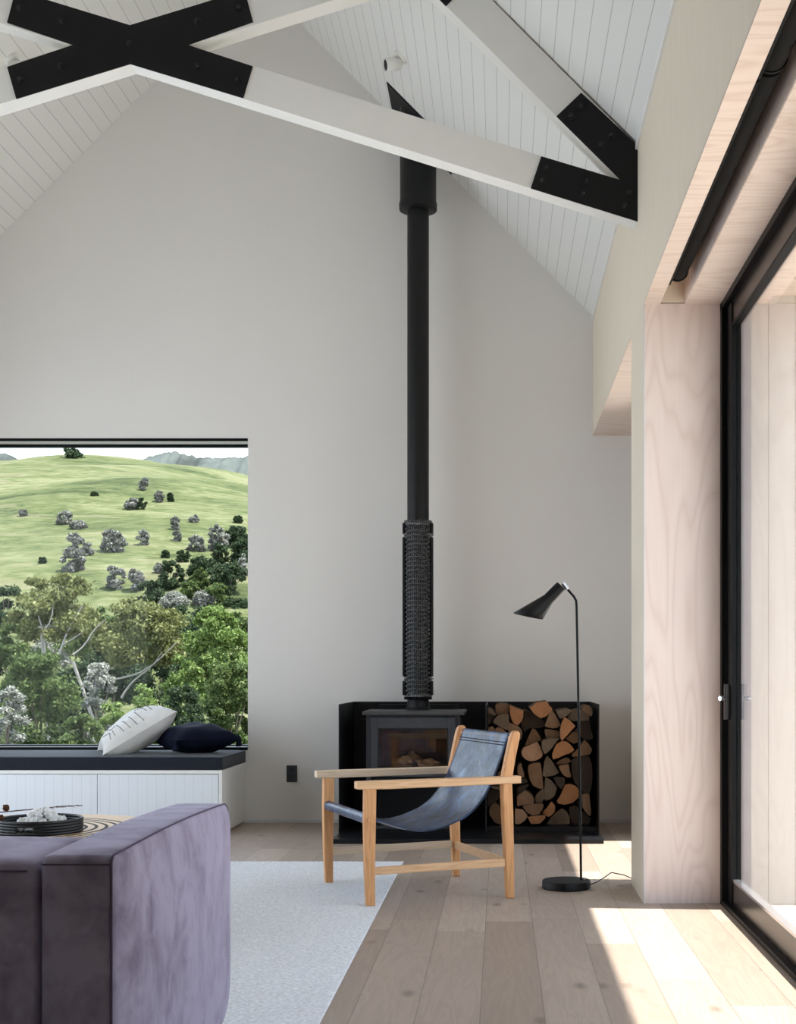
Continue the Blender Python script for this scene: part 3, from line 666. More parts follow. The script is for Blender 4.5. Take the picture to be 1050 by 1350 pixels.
def rbox(x0,x1,y0,y1,z0,z1,r,puff=(0,0,0),n=14):
    """rounded, slightly stuffed box"""
    b = MB(); c = Vector(((x0+x1)/2,(y0+y1)/2,(z0+z1)/2)); hx = Vector(((x1-x0)/2,(y1-y0)/2,(z1-z0)/2))
    t = [-1+2*i/n for i in range(n+1)]
    t = [math.copysign(1-(1-abs(a))**1.6, a) for a in t]
    for ax in range(3):
        for sg in (-1,1):
            vs = []; u, v = (ax+1)%3, (ax+2)%3
            for i in t:
                for j in t:
                    p = [0,0,0]; p[ax] = sg*hx[ax]; p[u] = i*hx[u]; p[v] = j*hx[v]
                    inner = Vector([max(-(hx[k]-r), min(hx[k]-r, p[k])) for k in range(3)])
                    d = Vector(p)-inner
                    q = inner + d.normalized()*r if d.length > 0 else Vector(p)
                    w_ = [(1-min(1,abs(q[k])/hx[k])**2) for k in range(3)]
                    q[0] += math.copysign(puff[0], q[0])*w_[1]*w_[2]*(abs(q[0])/hx[0])
                    q[1] += math.copysign(puff[1], q[1])*w_[0]*w_[2]*(abs(q[1])/hx[1])
                    q[2] += math.copysign(puff[2], q[2])*w_[0]*w_[1]*(abs(q[2])/hx[2])
                    vs.append(c+q)
            m = n+1; fs = []
            for i in range(n):
                for j in range(n):
                    f = (i*m+j,(i+1)*m+j,(i+1)*m+j+1,i*m+j+1); fs.append(f if sg > 0 else f[::-1])
            b.add(vs, fs)
    return b
rbox(XL+.01, BX1+.002, BYF+.005, YB-.006, .438, .528, .012, (.002,.004,.006)).build('cushion_body', M['fabric_dark'], cu, smooth=60)
b = MB()
for z in (.446, .521): b.tube([(XL+.02,BYF+.006,z),(BX1-.008,BYF+.006,z),(BX1,BYF+.02,z),(BX1,YB-.02,z)], .0035, 6)
b.build('piping', M['fabric_dark'], cu, smooth=True)
def pillow(name, lab, c, u, v, hu, hv, thick, mat, sag=.12):
    u = Vector(u).normalized(); v = (Vector(v)-u*Vector(v).dot(u)).normalized(); w_ = u.cross(v)
    r = thing(name, lab, 'pillow', tuple(c)); c = Vector(c)
    n = 28; vs = {1: [], -1: []}; b = MB()
    def pt(i, j, sg):
        a, q = -1+2*i/n, -1+2*j/n
        e = ((1-a*a)*(1-q*q)); h = thick*(e**.45)*(1+.05*math.sin(5*a+3*q)+.04*math.sin(9*q-4*a))
        x = a*(1-sag*(1-q*q)*abs(a)**3); y = q*(1-sag*(1-a*a)*abs(q)**3)
        return c + u*x*hu + v*y*hv + w_*h*sg
    for sg in (1,-1):
        g = [pt(i,j,sg) for i in range(n+1) for j in range(n+1)]
        fs = [((i*(n+1)+j),(i+1)*(n+1)+j,(i+1)*(n+1)+j+1,i*(n+1)+j+1) for i in range(n) for j in range(n)]
        b.add(g, fs if sg > 0 else [f[::-1] for f in fs])
    b.build('pillow_cover', mat, r, smooth=70)
    return r, (lambda a, q, lift=.002: (lambda e: c + u*a*(1-sag*(1-q*q)*abs(a)**3)*hu + v*q*(1-sag*(1-a*a)*abs(q)**3)*hv + w_*(thick*(e**.45)*(1+.05*math.sin(5*a+3*q)+.04*math.sin(9*q-4*a))+lift))((1-a*a)*(1-q*q)))
u = Vector((.78,.30,.50)).normalized(); v = Vector((-.35,.93,0)).normalized(); v = (v-u*v.dot(u)).normalized()
Bc = Vector((-2.66,8.68,.545)); cc = Bc + u*.26 + v*.26
ww = u.cross(v); 
wp, surf = pillow('cream_pillow', 'cream pillow with dark stitched lines leaning on the navy pillow', cc, u, v, .285, .300, .13, M['linen'], .12)
def dash(a0_, q0_, a1_, q1_, n_=7):
    b = MB()
    for k in range(n_):
        t0, t1 = k/n_, (k+.6)/n_
        p0 = surf(a0_+(a1_-a0_)*t0, q0_+(q1_-q0_)*t0); p1 = surf(a0_+(a1_-a0_)*t1, q0_+(q1_-q0_)*t1)
        b.tube([p0, p1], .0022, 5)
    b.build('stitch_line', M['stitch'], wp)
for a in (-.35,-.18,0,.18): dash(a, -.35, a+.06, -.93, 8)
dash(-.62,-.05,-.50,-.42,5); dash(-.50,-.42,-.36,-.30,3); dash(-.78,-.30,-.58,-.60,5); dash(-.58,-.60,-.66,-.88,4); dash(-.50,-.62,-.52,-.88,4)
dash(.36,-.2,.44,-.6,5); dash(.22,-.05,.40,-.12,3); dash(.52,-.3,.56,-.66,5); dash(.56,-.25,.80,-.40,4)
dash(-.6,.5,-.2,.5,6); dash(-.75,.2,-.70,-.15,4)
dp, s2 = pillow('navy_pillow', 'dark navy pillow with tassels lying flat at the window corner', (-2.13, 8.97, .632), (.78,.62,0.0), (-.62,.78,0), .235, .235, .105, M['fabric_navy'], .10)
for (p, q) in (((-1.83,9.0,.655), (-1.822,8.985,.575)), ((-2.19,8.69,.62), (-2.185,8.675,.56))):
    b = MB(); p = Vector(p); q = Vector(q); b.tube([p, p*.8+q*.2, p*.6+q*.4, q], [.006,.012,.018,.022], 12)
    b.build('tassel', M['fabric_navy'], dp, smooth=True)

# ------------------------------------------------------------------ rug
b = MB(); b.box(-3.9, -.552, 1.6, 7.33, 0, .011)
rg = tag(b.build('area_rug', M['rug'], base=True, bevel=.004), 'pale grey woven wool rug under the chair and sofa', 'rug')
b = MB()
for k in range(100):
    x = -.556 - k*.0205 + random.uniform(-.004,.004); L = random.uniform(.008,.018)
    b.tube([(x,7.33,.006),(x+random.uniform(-.004,.004),7.33+L,.005)], .006, 5)
b.build('fringe', M['rug'], rg)

# ------------------------------------------------------------------ sofa
sf = thing('velvet_sofa', 'mauve-grey velvet modular sofa seen from behind', 'sofa', (-2.3, 3.2, .011))
def arm(x0, x1, y0, y1, z0, z1):
    # side outline in Y,Z, rounded at the far end
    pts = []
    def arc(cy, cz, r, a_0, a_1, n=8):
        for k in range(n+1):
            a = math.radians(a_0+(a_1-a_0)*k/n); pts.append((cy+r*math.cos(a), cz+r*math.sin(a)))
    arc(y0+.02, z0+.02, .02, 180, 270, 4)
    for k in range(1, 8): pts.append((y0+.02+(y1-y0-.14)*k/8, z0))
    arc(y1-.12, z0+.12, .12, 270, 360)
    for k in range(1, 6): pts.append((y1, z0+.12+(z1-z0-.20)*k/6))
    arc(y1-.08, z1-.08, .08, 0, 90)
    for k in range(1, 8): pts.append((y1-.08-(y1-y0-.10)*k/8, z1+.008*math.sin(PI*k/8)))
    arc(y0+.02, z1-.02, .02, 90, 180, 4)
    for k in range(1, 6): pts.append((y0, z1-.02-(z1-z0-.04)*k/6))
    cy, cz = (y0+y1)/2, (z0+z1)/2; hx = (x1-x0)/2; cx = (x0+x1)/2
    ring = lambda s, x: [(x, cy+(p[0]-cy)*s, cz+(p[1]-cz)*s) for p in pts]
    seq = [(.02,hx+.022),(.25,hx+.021),(.5,hx+.017),(.75,hx+.011),(.9,hx+.004),(.97,hx),(.992,hx-.006),(1.0,hx-.016)]
    rings = [ring(s, cx+x) for s, x in seq] + [ring(1.002, cx+x) for x in (.03,-.03)] + [ring(s, cx-x) for s, x in seq[::-1]]
    return MB().loft(rings, True), pts, ring
b, pts, ring = arm(-.945, -.79, 2.64, 3.79, .075, .70)
am = b.build('armrest', M['velvet'], sf, smooth=60, flip=True)
outl = [(-.797, p[1], p[2]) for p in ring(.997, 0)]
outl = [(-.797, p[1], p[2]) for p in ring(.997, 0)]
MB().tube(outl+[outl[0]], .0024, 6).build('piping', M['velvet_seam'], am, smooth=True)
MB().tube([(-.94,2.640,.682),(-.80,2.640,.682)], .002, 6).build('seam', M['velvet_seam'], am, smooth=True)
bk = rbox(-1.95, -.952, 2.645, 3.05, .075, .69, .028, (.004,.006,.016), 18).build('back_module', M['velvet'], sf, smooth=60)
bk2 = rbox(-2.96, -1.956, 2.645, 3.05, .075, .69, .028, (.004,.006,.016), 18).build('back_module', M['velvet'], sf, smooth=60)
MB().tube([(-1.93,2.642,.668),(-.97,2.642,.668)], .0025, 6).build('seam', M['velvet_seam'], bk, smooth=True)
rbox(-2.95, -.95, 3.05, 3.78, .075, .40, .04, (0,.005,.015), 12).build('seat', M['velvet'], sf, smooth=60)
for x in (-.87, -2.8):
    for y in (2.75, 3.65): MB().box(x-.03, x+.03, y-.03, y+.03, .011, .08).build('foot', M['black_matt'], sf)

# ------------------------------------------------------------------ coffee table and tray
TC = (-2.03, 5.44); TZ = .42
ct = thing('coffee_table', 'round pale wood coffee table with ring-grooved top', 'table', (TC[0], TC[1], .011))
b = MB(); prof = [(.58,TZ-.035),(.60,TZ-.03),(.60,TZ-.004),(.596,TZ)]
for k in range(12): prof += [(.57-k*.042,TZ),(.57-k*.042-.004,TZ-.004),(.57-k*.042-.010,TZ-.004),(.57-k*.042-.014,TZ)]
prof += [(.02,TZ)]
b.lathe(prof, 96, (TC[0],TC[1],0)).build('table_top', M['table_wood'], ct, smooth=30)
tt = [o for o in ct.children][0]
b = MB()
for k in range(3, 12):
    r = .57-k*.042-.007; b.loft([[(TC[0]+(r+dr_)*math.cos(2*PI*i/96), TC[1]+(r+dr_)*math.sin(2*PI*i/96), TZ+zz) for i in range(96)] for dr_, zz in ((.007,.0),(.007,.0006),(-.007,.0006),(-.007,.0))], False)
b.build('dark_inlay', M['groove'], tt)
for k in range(4):
    a = PI/4+k*PI/2; x, y = TC[0]+.38*math.cos(a), TC[1]+.38*math.sin(a)
    MB().tube([(x,y,.011),(x,y,TZ-.033)], [.022,.032], 16).build('leg', M['table_wood'], ct, smooth=True)
TR = (-1.912, 5.35); ty = thing('coil_tray', 'round black coiled tray with slot handles on the coffee table', 'tray', (TR[0], TR[1], TZ+.001))
RR = .168
MB().lathe([(RR,TZ+.001),(RR,TZ+.007)], 64, (TR[0],TR[1],0)).build('tray_base', M['rope'], ty)
b = MB()
for k in range(5):
    z = TZ+.007+k*.0115
    secs = [(0, 360)] if k not in (1,2) else [(-90+13, 90-13), (90+13, 270-13)]
    for s0, s1 in secs:
        m = int((s1-s0)/5); b.tube([(TR[0]+RR*math.cos(math.radians(s0+(s1-s0)*i/m)), TR[1]+RR*math.sin(math.radians(s0+(s1-s0)*i/m)), z) for i in range(m+1)], .0064, 8)
b.build('coiled_wall', M['rope'], ty, smooth=60)
bg = thing('bead_garland', 'heap of chunky white wooden beads in the black tray', 'beads', (TR[0], TR[1], TZ+.007))
k = 0; rb = random.Random(3); prev = []
for layer, (nb, rad, z) in enumerate(((16,.105,.443),(12,.080,.467),(8,.055,.488),(4,.025,.504))):
    for i in range(nb):
        a = 2*PI*i/nb + layer*.4 + rb.uniform(-.12,.12); r_ = rad*rb.uniform(.75,1.05)
        c = (TR[0]+.01+r_*math.cos(a), TR[1]+r_*math.sin(a)*.8, z+rb.uniform(-.003,.003)); prev.append(c)
        lump('bead', c, .0165, None, n=8, seed=k, amp=.35).build('bead', M['bead'], bg, smooth=70); k += 1
MB().tube([Vector(p) for p in prev], .002, 5).build('string', M['bead'], bg)
ds = thing('dried_stem', 'dried brown stem with round seed pods laid across the tray', 'dried plant', (-1.95, 5.38, .485))
pts_ = [W(-30,1076,5.40), W(0,1071,5.42), W(25,1068.5,5.42), W(55,1066,5.44), W(80,1063,5.46), W(108,1061.5,5.48)]
MB().tube(pts_, [.0028,.0026,.0024,.002,.0018,.001], 7).build('stem', M['twig'], ds, smooth=True)
b = MB()
for i in range(14):
    t = .45+.55*i/14; p = pts_[3].lerp(pts_[5], i/14); b.tube([p, p+Vector((.018,rb.uniform(-.006,.006),rb.uniform(-.005,.008)))], [.0016,.0008], 5)
b.build('seed_tip', M['twig'], ds)
for c, r_ in ((W(8,1065,5.40),.0145),(W(1,1078,5.22),.013)): lump('p', c, r_, None, n=10, seed=9, amp=.3).build('seed_pod', M['pod'], ds, smooth=70)

# ------------------------------------------------------------------ floor lamp
LY = 6.485
lm = thing('floor_lamp', 'slim black reading lamp with tapered shade standing by the pier', 'lamp', (.332, 6.48, 0))
MB().lathe([(.118,0),(.122,.004),(.122,.034),(.119,.040),(.02,.0405)], 64, (.332,6.48,0)).build('lamp_base', M['lamp_black'], lm, smooth=30)
lp = [W(766.5,1161,LY), W(765,1050,LY), W(763,930,LY), W(760.6,800,LY), W(760,792,LY), W(757,786.5,LY), W(749,777.5,LY)]
MB().tube(lp, .0062, 14).build('pole', M['lamp_black'], lm, smooth=60)
MB().tube([W(748.5,777,LY), W(742.5,769,LY)], .010, 14).build('swivel_joint', M['chrome'], lm, smooth=True)
MB().tube([W(771,1159.5,6.45), W(771,1157,6.45)], .004, 8).build('foot_switch', M['chrome'], lm)
ax = (Vector(W(723,790,LY))-Vector(W(740,772,LY))).normalized(); pe = Vector((-ax.z,0,ax.x))
def rg_perp(c, r, n=32): return [c + pe*r*math.cos(2*PI*k/n) + Vector((0,1,0))*r*math.sin(2*PI*k/n) for k in range(n)]
c0 = W(739.8,772.7,LY); c1 = W(723.2,789.7,LY)
open_a = W(677.2,808.5,LY); open_b = W(715.5,816.5,LY)
cA = (open_a+open_b)/2; hA = (open_a-open_b)/2
if hA.dot(pe) < 0: hA = -hA
openr = [cA + hA*math.cos(2*PI*k/32) + Vector((0,1,0))*.068*math.sin(2*PI*k/32) for k in range(32)]
r1 = rg_perp(c1, .0275); mid = [(r1[k]*.45+openr[k]*.55) for k in range(32)]
b = MB(); b.loft([rg_perp(c0-ax*.0, .004), rg_perp(c0, .0255), rg_perp(c0, .0265), r1, [r1[k]*.8+openr[k]*.2 for k in range(32)], mid, openr], False)
shd = b.build('lamp_shade', M['lamp_black'], lm, smooth=50); so = shd.modifiers.new('t', 'SOLIDIFY'); so.thickness = .002
MB().tube([W(779,1166,6.5), W(787,1163,6.54), W(797,1157,6.62), W(806,1150.5,6.80), W(808,1150.5,6.82), W(815,1152,6.81), W(823,1153.5,6.80), (.70,6.70,.006)], .0028, 8).build('power_cord', M['cord'], lm, smooth=True)

# ------------------------------------------------------------------ sling chair
ch = thing('sling_chair', 'teak armchair with navy-black leather sling seat in front of the stove', 'chair', (-.4176, 6.392, 0), math.radians(22.7))
def rect_loft(secs):      # (p, q, z, half_p, half_q)
    return MB().loft([[(p-a,q-c,z),(p+a,q-c,z),(p+a,q+c,z),(p-a,q+c,z)] for p,q,z,a,c in secs], True)
Q0, Z0R = .362, .011
for q in (-Q0, Q0):
    rect_loft([(-.347,q,Z0R,.020,.017),(-.352,q,.17,.023,.019),(-.352,q,.40,.027,.021),(-.350,q,.55,.027,.021)]).build('front_leg', M['chair_wood'], ch, local=True, bevel=.004)
    secs = [(.350,q,0,.019,.017),(.345,q,.17,.023,.019),(.336,q,.40,.026,.021),(.330,q,.56,.026,.021),(.336,q,.60,.025,.021),(.352,q,.68,.024,.020),(.372,q,.765,.024,.020),(.378,q,.79,.021,.019),(.379,q,.802,.012,.014)]
    rect_loft(secs).build('back_post', M['chair_wood'], ch, local=True, bevel=.006, smooth=25)
    m = M['chair_arm'] if q < 0 else M['chair_pale']
    rb_ = MB().loft([[(p,q-.030,z0_),(p,q+.030,z0_),(p,q+.030,z1_),(p,q-.030,z1_)] for p,z0_,z1_ in ((-.416,.548,.583),(-.30,.545,.584),(0,.547,.584),(.30,.550,.585),(.400,.550,.586))], True)
    rb_.build('armrest', m, ch, local=True, bevel=.005)
    MB().loft([[(p,q-.011,z0_),(p,q+.011,z0_),(p,q+.011,z1_),(p,q-.011,z1_)] for p,z0_,z1_ in ((-.34,.150,.186),(0,.153,.189),(.34,.152,.192))], True).build('side_stretcher', m, ch, local=True, bevel=.003)
MB().box(.333,.355,-Q0,Q0,.148,.187).build('back_stretcher', M['chair_arm'], ch, local=True, bevel=.003)
MB().tube([(-.352,-.388,.405),(-.352,.388,.405)], .016, 20).build('front_rail', M['chair_wood'], ch, local=True, smooth=60)
MB().tube([(.374,-.375,.765),(.374,.375,.765)], .012, 16).build('top_rail', M['chair_wood'], ch, local=True, smooth=60)
prof = [(.392,.752),(.392,.775),(.384,.787),(.372,.786),(.362,.762),(.343,.705),(.322,.651),(.295,.585),(.2638,.5214),(.228,.468),(.185,.422),(.135,.386),(.0764,.3616),(.01,.340),(-.0613,.3284),(-.115,.334),(-.1667,.351),(-.225,.372),(-.278,.392),(-.318,.392)]
for k in range(0, 11):
    a = math.radians(-60 - k*30); prof.append((-.352+.021*math.cos(a), .405+.021*math.sin(a)))
def smoothpath(P, it=2):
    for _ in range(it):
        n_ = [P[0]]
        for a, c in zip(P, P[1:]): n_ += [(a[0]*.75+c[0]*.25, a[1]*.75+c[1]*.25), (a[0]*.25+c[0]*.75, a[1]*.25+c[1]*.75)]
        P = n_+[P[-1]]
    return P
P2 = smoothpath(prof, 1); nq = 24; b = MB(); vs = []
for (p, z) in P2:
    for j in range(nq+1):
        q = -.312+.624*j/nq; sgn = (2*j/nq-1)
        depth = max(0, min(1, (.72-z)/.3)) if p > -.30 else 0
        vs.append((p, q, z-.010*depth*(1-sgn*sgn) + .0025*math.sin(9*p+14*q)*depth))
fs = [(i*(nq+1)+j, i*(nq+1)+j+1, (i+1)*(nq+1)+j+1, (i+1)*(nq+1)+j) for i in range(len(P2)-1) for j in range(nq)]
b.add(vs, fs); sl = b.build('leather_sling', M['leather'], ch, local=True, smooth=60)
so = sl.modifiers.new('t', 'SOLIDIFY'); so.thickness = .004; so.offset = 0
b = MB()
for (p, z) in ((.355,.743),(.350,.730)): b.tube([(p-.0035,-.306,z+.001),(p-.0035,.306,z+.001)], .0016, 5)
b.build('stitch_line', M['stitch'], sl, local=True)
MB().tube([(-.352,-.345,.405),(-.352,.345,.405)], .0245, 24).build('leather_roll', M['leather'], ch, local=True, smooth=60)
for q in (-.386, .386): MB().tube([(-.352,q-.003,.405),(-.352,q+.003,.405)], .014, 16).build('dowel_end', M['chair_wood'], ch, local=True)

# ------------------------------------------------------------------ outside beyond the window
PY = [9.6,15,28,45,55,65,80,100,130,155,165,185,230,320]; PZ = [-.8,-1.3,-3.2,-5,-4,.5,7.2,13.2,21.6,27.2,28.2,27.5,20,8]
def hill(x, y):
    z = float(np.interp(y, PY, PZ)); k = max(0, x+50*y/160); k = min(k, 45)
    z -= 2.5*(k/19)**2*min(1,(y/160))**2 if y > 60 else 0
    k2 = max(0, -x-50*y/160); z -= 1.0*min(3,(k2/19)**2)
    z += .35*math.sin(x*.11+y*.05)*min(1,y/80) + .25*math.sin(x*.31-y*.17)*min(1,max(0,(y-40)/80)) + .4*math.sin(y*.13+x*.03)*min(1,max(0,(y-60)/40))
    return z
NX, NY = 120, 170
ys = np.concatenate([np.linspace(9.75, 60, 40), np.linspace(62, 200, 110), np.linspace(205, 320, 20)]); xs_ = np.linspace(-1, 1, NX)
b = MB(); vs = []
for y in ys:
    cx = -.29*y; hw = 14+y*.35
    for s in xs_: vs.append((cx+s*hw, y, hill(cx+s*hw, y)))
fs = [(i*NX+j, i*NX+j+1, (i+1)*NX+j+1, (i+1)*NX+j) for i in range(len(ys)-1) for j in range(NX-1)]
b.add(vs, fs); NJ = NX-1
for q_ in range(len(b.f)):
    if ys[q_//NJ] < 60: b.m[q_] = 1
struct(b.build('hillside', [M['grass'], M['scrub_floor']], smooth=True), 'green grassy hillside seen through the window', 'hill')
def ridge(name, pts, Y0, lab, mat):
    vs = []; b = MB(); rr = random.Random(5); n = 90; rows_ = 14
    px = [p[0] for p in pts]; py = [p[1] for p in pts]
    for r_ in range(rows_):
        f = r_/(rows_-1); Y = Y0+f*200
        for i in range(n):
            x = px[0]+(px[-1]-px[0])*i/(n-1); y = float(np.interp(x, px, py)); top = W(x, y, Y0+200)
            base = -40; zz = base+(top.z-base)*(f**.8)
            amp = 9*math.sin(PI*f) if f < .97 else .5
            zz += amp*(math.sin(i*.23+f*5)*.7+.5*math.sin(i*.71-f*9)+.25*math.sin(i*1.7+f*13)) + rr.uniform(-.5,.5)
            vs.append((top.x, Y, zz))
    fs = [(a*n+c, a*n+c+1, (a+1)*n+c+1, (a+1)*n+c) for a in range(rows_-1) for c in range(n-1)]
    b.add(vs, fs)
    # back slope
    return struct(b.build(name, mat, smooth=True), lab, 'mountain')
ridge('mountain', [(150,625),(190,606),(205,600),(222,595),(232,594),(245,599),(262,604),(290,603.5),(310,602),(330,601),(420,610)], 500, 'blue-grey mountain ridge beyond the hill at right', M['mountain'])
ridge('mountain', [(-120,585),(-40,590),(0,597),(10,599),(24,606),(45,603),(62,602),(78,604),(112,600),(130,604),(150,612),(180,625)], 620, 'distant low grey hills at the left skyline', M['mountain'])

def leaves(centres, per, size, seed, flat=.4, shell=.3):
    g = np.random.default_rng(seed); C = np.array([c[:3] for c in centres]); R = np.array([c[3] for c in centres]); sq = np.array([c[4] if len(c) > 4 else .8 for c in centres])
    n = per*len(centres); idx = np.repeat(np.arange(len(centres)), per)
    d = g.normal(size=(n,3)); d /= np.linalg.norm(d, axis=1)[:,None]
    rad = R[idx]*(shell+(1-shell)*g.random(n)**.6)*(1+.22*g.normal(size=n))
    p = C[idx]+d*rad[:,None]*np.stack([np.ones(n), np.ones(n), sq[idx]], 1)
    nn = d*flat+g.normal(size=(n,3))*(1-flat); nn /= np.linalg.norm(nn, axis=1)[:,None]
    up = g.normal(size=(n,3)); a = np.cross(nn, up); a /= np.linalg.norm(a, axis=1)[:,None]; c = np.cross(nn, a)
    s = size*(.6+.8*g.random(n))[:,None]; L = 1.5
    V = np.stack([p-a*s*L*.5, p+c*s*.42, p+a*s*L*.5, p-c*s*.42], 1).reshape(-1,3)
    return V
def leaf_mesh(name, V, mat):
    n = len(V)//4; me = bpy.data.meshes.new(name); me.vertices.add(4*n); me.vertices.foreach_set('co', V.astype(np.float32).ravel())
    me.loops.add(4*n); me.loops.foreach_set('vertex_index', np.arange(4*n, dtype=np.int32)); me.polygons.add(n)
    me.polygons.foreach_set('loop_start', np.arange(0, 4*n, 4, dtype=np.int32)); me.update(calc_edges=True); me.materials.append(mat); return me
def place_child(name, me, parent):
    o = bpy.data.objects.new(name, me); COL.objects.link(o); o.parent = parent; return o
def plant(kind, mat, px, ytop, ybot, halfw, Y, lab, name, cat, nblob=14, per=260, size=.1, seed=0, group=None, wood_paths=None, bark='trunk', base_ground=False, sq=.8):
    top = W(px, ytop, Y); bot = W(px, ybot, Y); hw = halfw/F*Y; zg = hill(top.x, Y)
    g = random.Random(seed+int(px*7)+int(Y)); 
    H_ = top.z-bot.z; cen = []
    nblob = int(nblob*2.4); per = int(per*.75); size *= .68
    for i in range(nblob):
        f = g.random(); ww_ = math.sqrt(max(.05, 1-((f-.42)/.62)**2))
        r_ = hw*g.uniform(.15,.32)*(.6+.4*ww_)
        a = g.uniform(0, 2*PI); q = math.sqrt(g.random())*(hw-r_*.6)*ww_
        cen.append((q*math.cos(a), q*math.sin(a)*.8, bot.z-zg+r_*.4+f*max(.1, H_-r_*1.1), r_, sq))
    r = thing(name, lab, cat, (top.x, Y, zg), 0, group)
    place_child('foliage', leaf_mesh(name+'_foliage', leaves(cen, per, size, seed+1), LEAF[mat]), r)
    b = MB()
    if wood_paths:
        for path, r0 in wood_paths:
            r0 *= .6; P = [W(x, y, Y-hw*.5+dy) for x, y, dy in path]; n_ = len(P)
            if n_ > 2:
                P2_ = [P[0]]
                for a, c in zip(P, P[1:]): P2_ += [a.lerp(c,.33), a.lerp(c,.7)]
                P = P2_+[P[-1]]
            n_ = len(P)
            b.tube(P, [r0*(1-.75*i/(n_-1)) for i in range(n_)], 7)
        b.tube([(top.x, Y-.1, zg-.1), P[0]+Vector((0,0,-.2))], [.07,.05], 8)
    else:
        b.tube([(top.x, Y, zg-.05), (top.x+.05*hw, Y, (bot.z+zg)/2+.0), (top.x-.03*hw, Y, bot.z+H_*.55)], [max(.02,.06*hw), max(.018,.05*hw), .012], 8)
        for k in range(4):
            c = cen[k]; b.tube([(top.x, Y, bot.z+H_*.1), (top.x+c[0], Y+c[1], zg+c[2])], [max(.012,.03*hw), .008], 6)
    b.build('branches', M[bark], r, smooth=60)
    return r
cs = lambda pts: [(x/3, 760+y/3, 0) for x, y in pts]
# foreground trees
plant('e','euc',75,754,845,62,46,'olive eucalypt with forked white branches, left of the window view','eucalyptus_tree','tree',22,330,.13,11,None,
      [(cs([(185,380),(180,315),(175,240),(165,200),(150,150),(140,80)]),.09),(cs([(175,215),(205,170),(210,110)]),.06),(cs([(225,330),(240,290),(265,220),(300,160),(330,110)]),.085),(cs([(250,270),(300,240),(330,215)]),.05),(cs([(165,200),(130,190),(100,170)]),.04)],'euc_bark', sq=.6)
plant('e','euc',185,786,880,70,38,'broad olive eucalypt with long leaning white branches mid window','eucalyptus_tree','tree',26,330,.11,23,None,
      [(cs([(400,440),(420,410),(500,400),(580,370),(650,310),(700,260)]),.07),(cs([(480,480),(500,445),(540,400),(600,360),(640,300)]),.065),(cs([(330,420),(350,405),(400,385),(480,340)]),.05),(cs([(290,310),(340,270),(370,210),(420,170)]),.06)],'euc_bark', sq=.6)
plant('d','dark',8,768,900,36,52,'dark evergreen tree at the left edge of the window','evergreen_tree','tree',16,300,.13,31)
plant('d','mid',55,858,1000,60,24,'feathery green manuka filling the lower left of the window','manuka_tree','tree',26,420,.062,41)
plant('d','flower',10,900,1000,30,21,'white-blossoming shrub at the lower left window corner','flowering_shrub','shrub',12,300,.05,42)
plant('d','flower',128,872,985,28,29,'tall shrub covered in white blossom left of the cream pillow','flowering_shrub','shrub',14,300,.07,43)
plant('d','mid',110,940,1010,34,19,'low green shrub close behind the glass left of the cream pillow','green_shrub','shrub',12,320,.05,44)
plant('d','bright',185,902,1000,42,22,'soft bright green shrub behind the cream pillow','green_shrub','shrub',16,360,.052,45)
plant('d','bright',290,798,940,52,34,'tall bright green tree at the right side of the window','green_tree','tree',26,380,.09,46)
plant('d','mid',305,868,1000,48,23,'dense green tree behind the navy pillow at right','green_tree','tree',24,380,.06,47)
plant('d','bright',248,862,990,36,28,'light green leafy tree between the two eucalypts and window edge','green_tree','tree',18,330,.07,48)
plant('d','dark',240,900,1000,34,25,'dark green shrub low in the window behind the navy pillow','evergreen_shrub','shrub',14,300,.06,49)
plant('d','dark',100,872,960,46,40,'shaded dark tree under the left eucalypt','evergreen_tree','tree',18,300,.11,50)
plant('d','dark',150,832,930,52,50,'dark tree in the gully between the two eucalypts','evergreen_tree','tree',20,300,.13,51)
plant('d','mid',30,812,930,44,48,'mid green tree below the dark evergreen at left','green_tree','tree',18,300,.12,52)
plant('d','dark',215,840,950,46,46,'dark green tree behind the broad eucalypt','evergreen_tree','tree',18,300,.12,53)
plant('d','dark',262,820,900,40,50,'dark round tree behind the tall bright green tree','evergreen_tree','tree',16,300,.13,54)
plant('d','bright',150,925,1010,30,21,'fine-leaved bright shrub directly left of the cream pillow','green_shrub','shrub',12,320,.05,55)
plant('d','flower',72,800,880,36,64,'pale flowering tree just behind the left eucalypt crown','flowering_shrub','shrub',14,260,.14,56)
plant('d','mid',120,800,880,44,58,'green gully tree behind the eucalypts, left of centre','green_tree','tree',16,260,.15,57)
plant('d','mid',185,800,880,44,64,'green gully tree behind the broad eucalypt crown','green_tree','tree',16,260,.15,58)
plant('d','dark',250,795,870,40,58,'dark gully tree behind the bright tree at right','evergreen_tree','tree',16,260,.15,59)
plant('d','mid',310,800,900,40,56,'green gully tree touching the right window edge','green_tree','tree',16,260,.15,60)
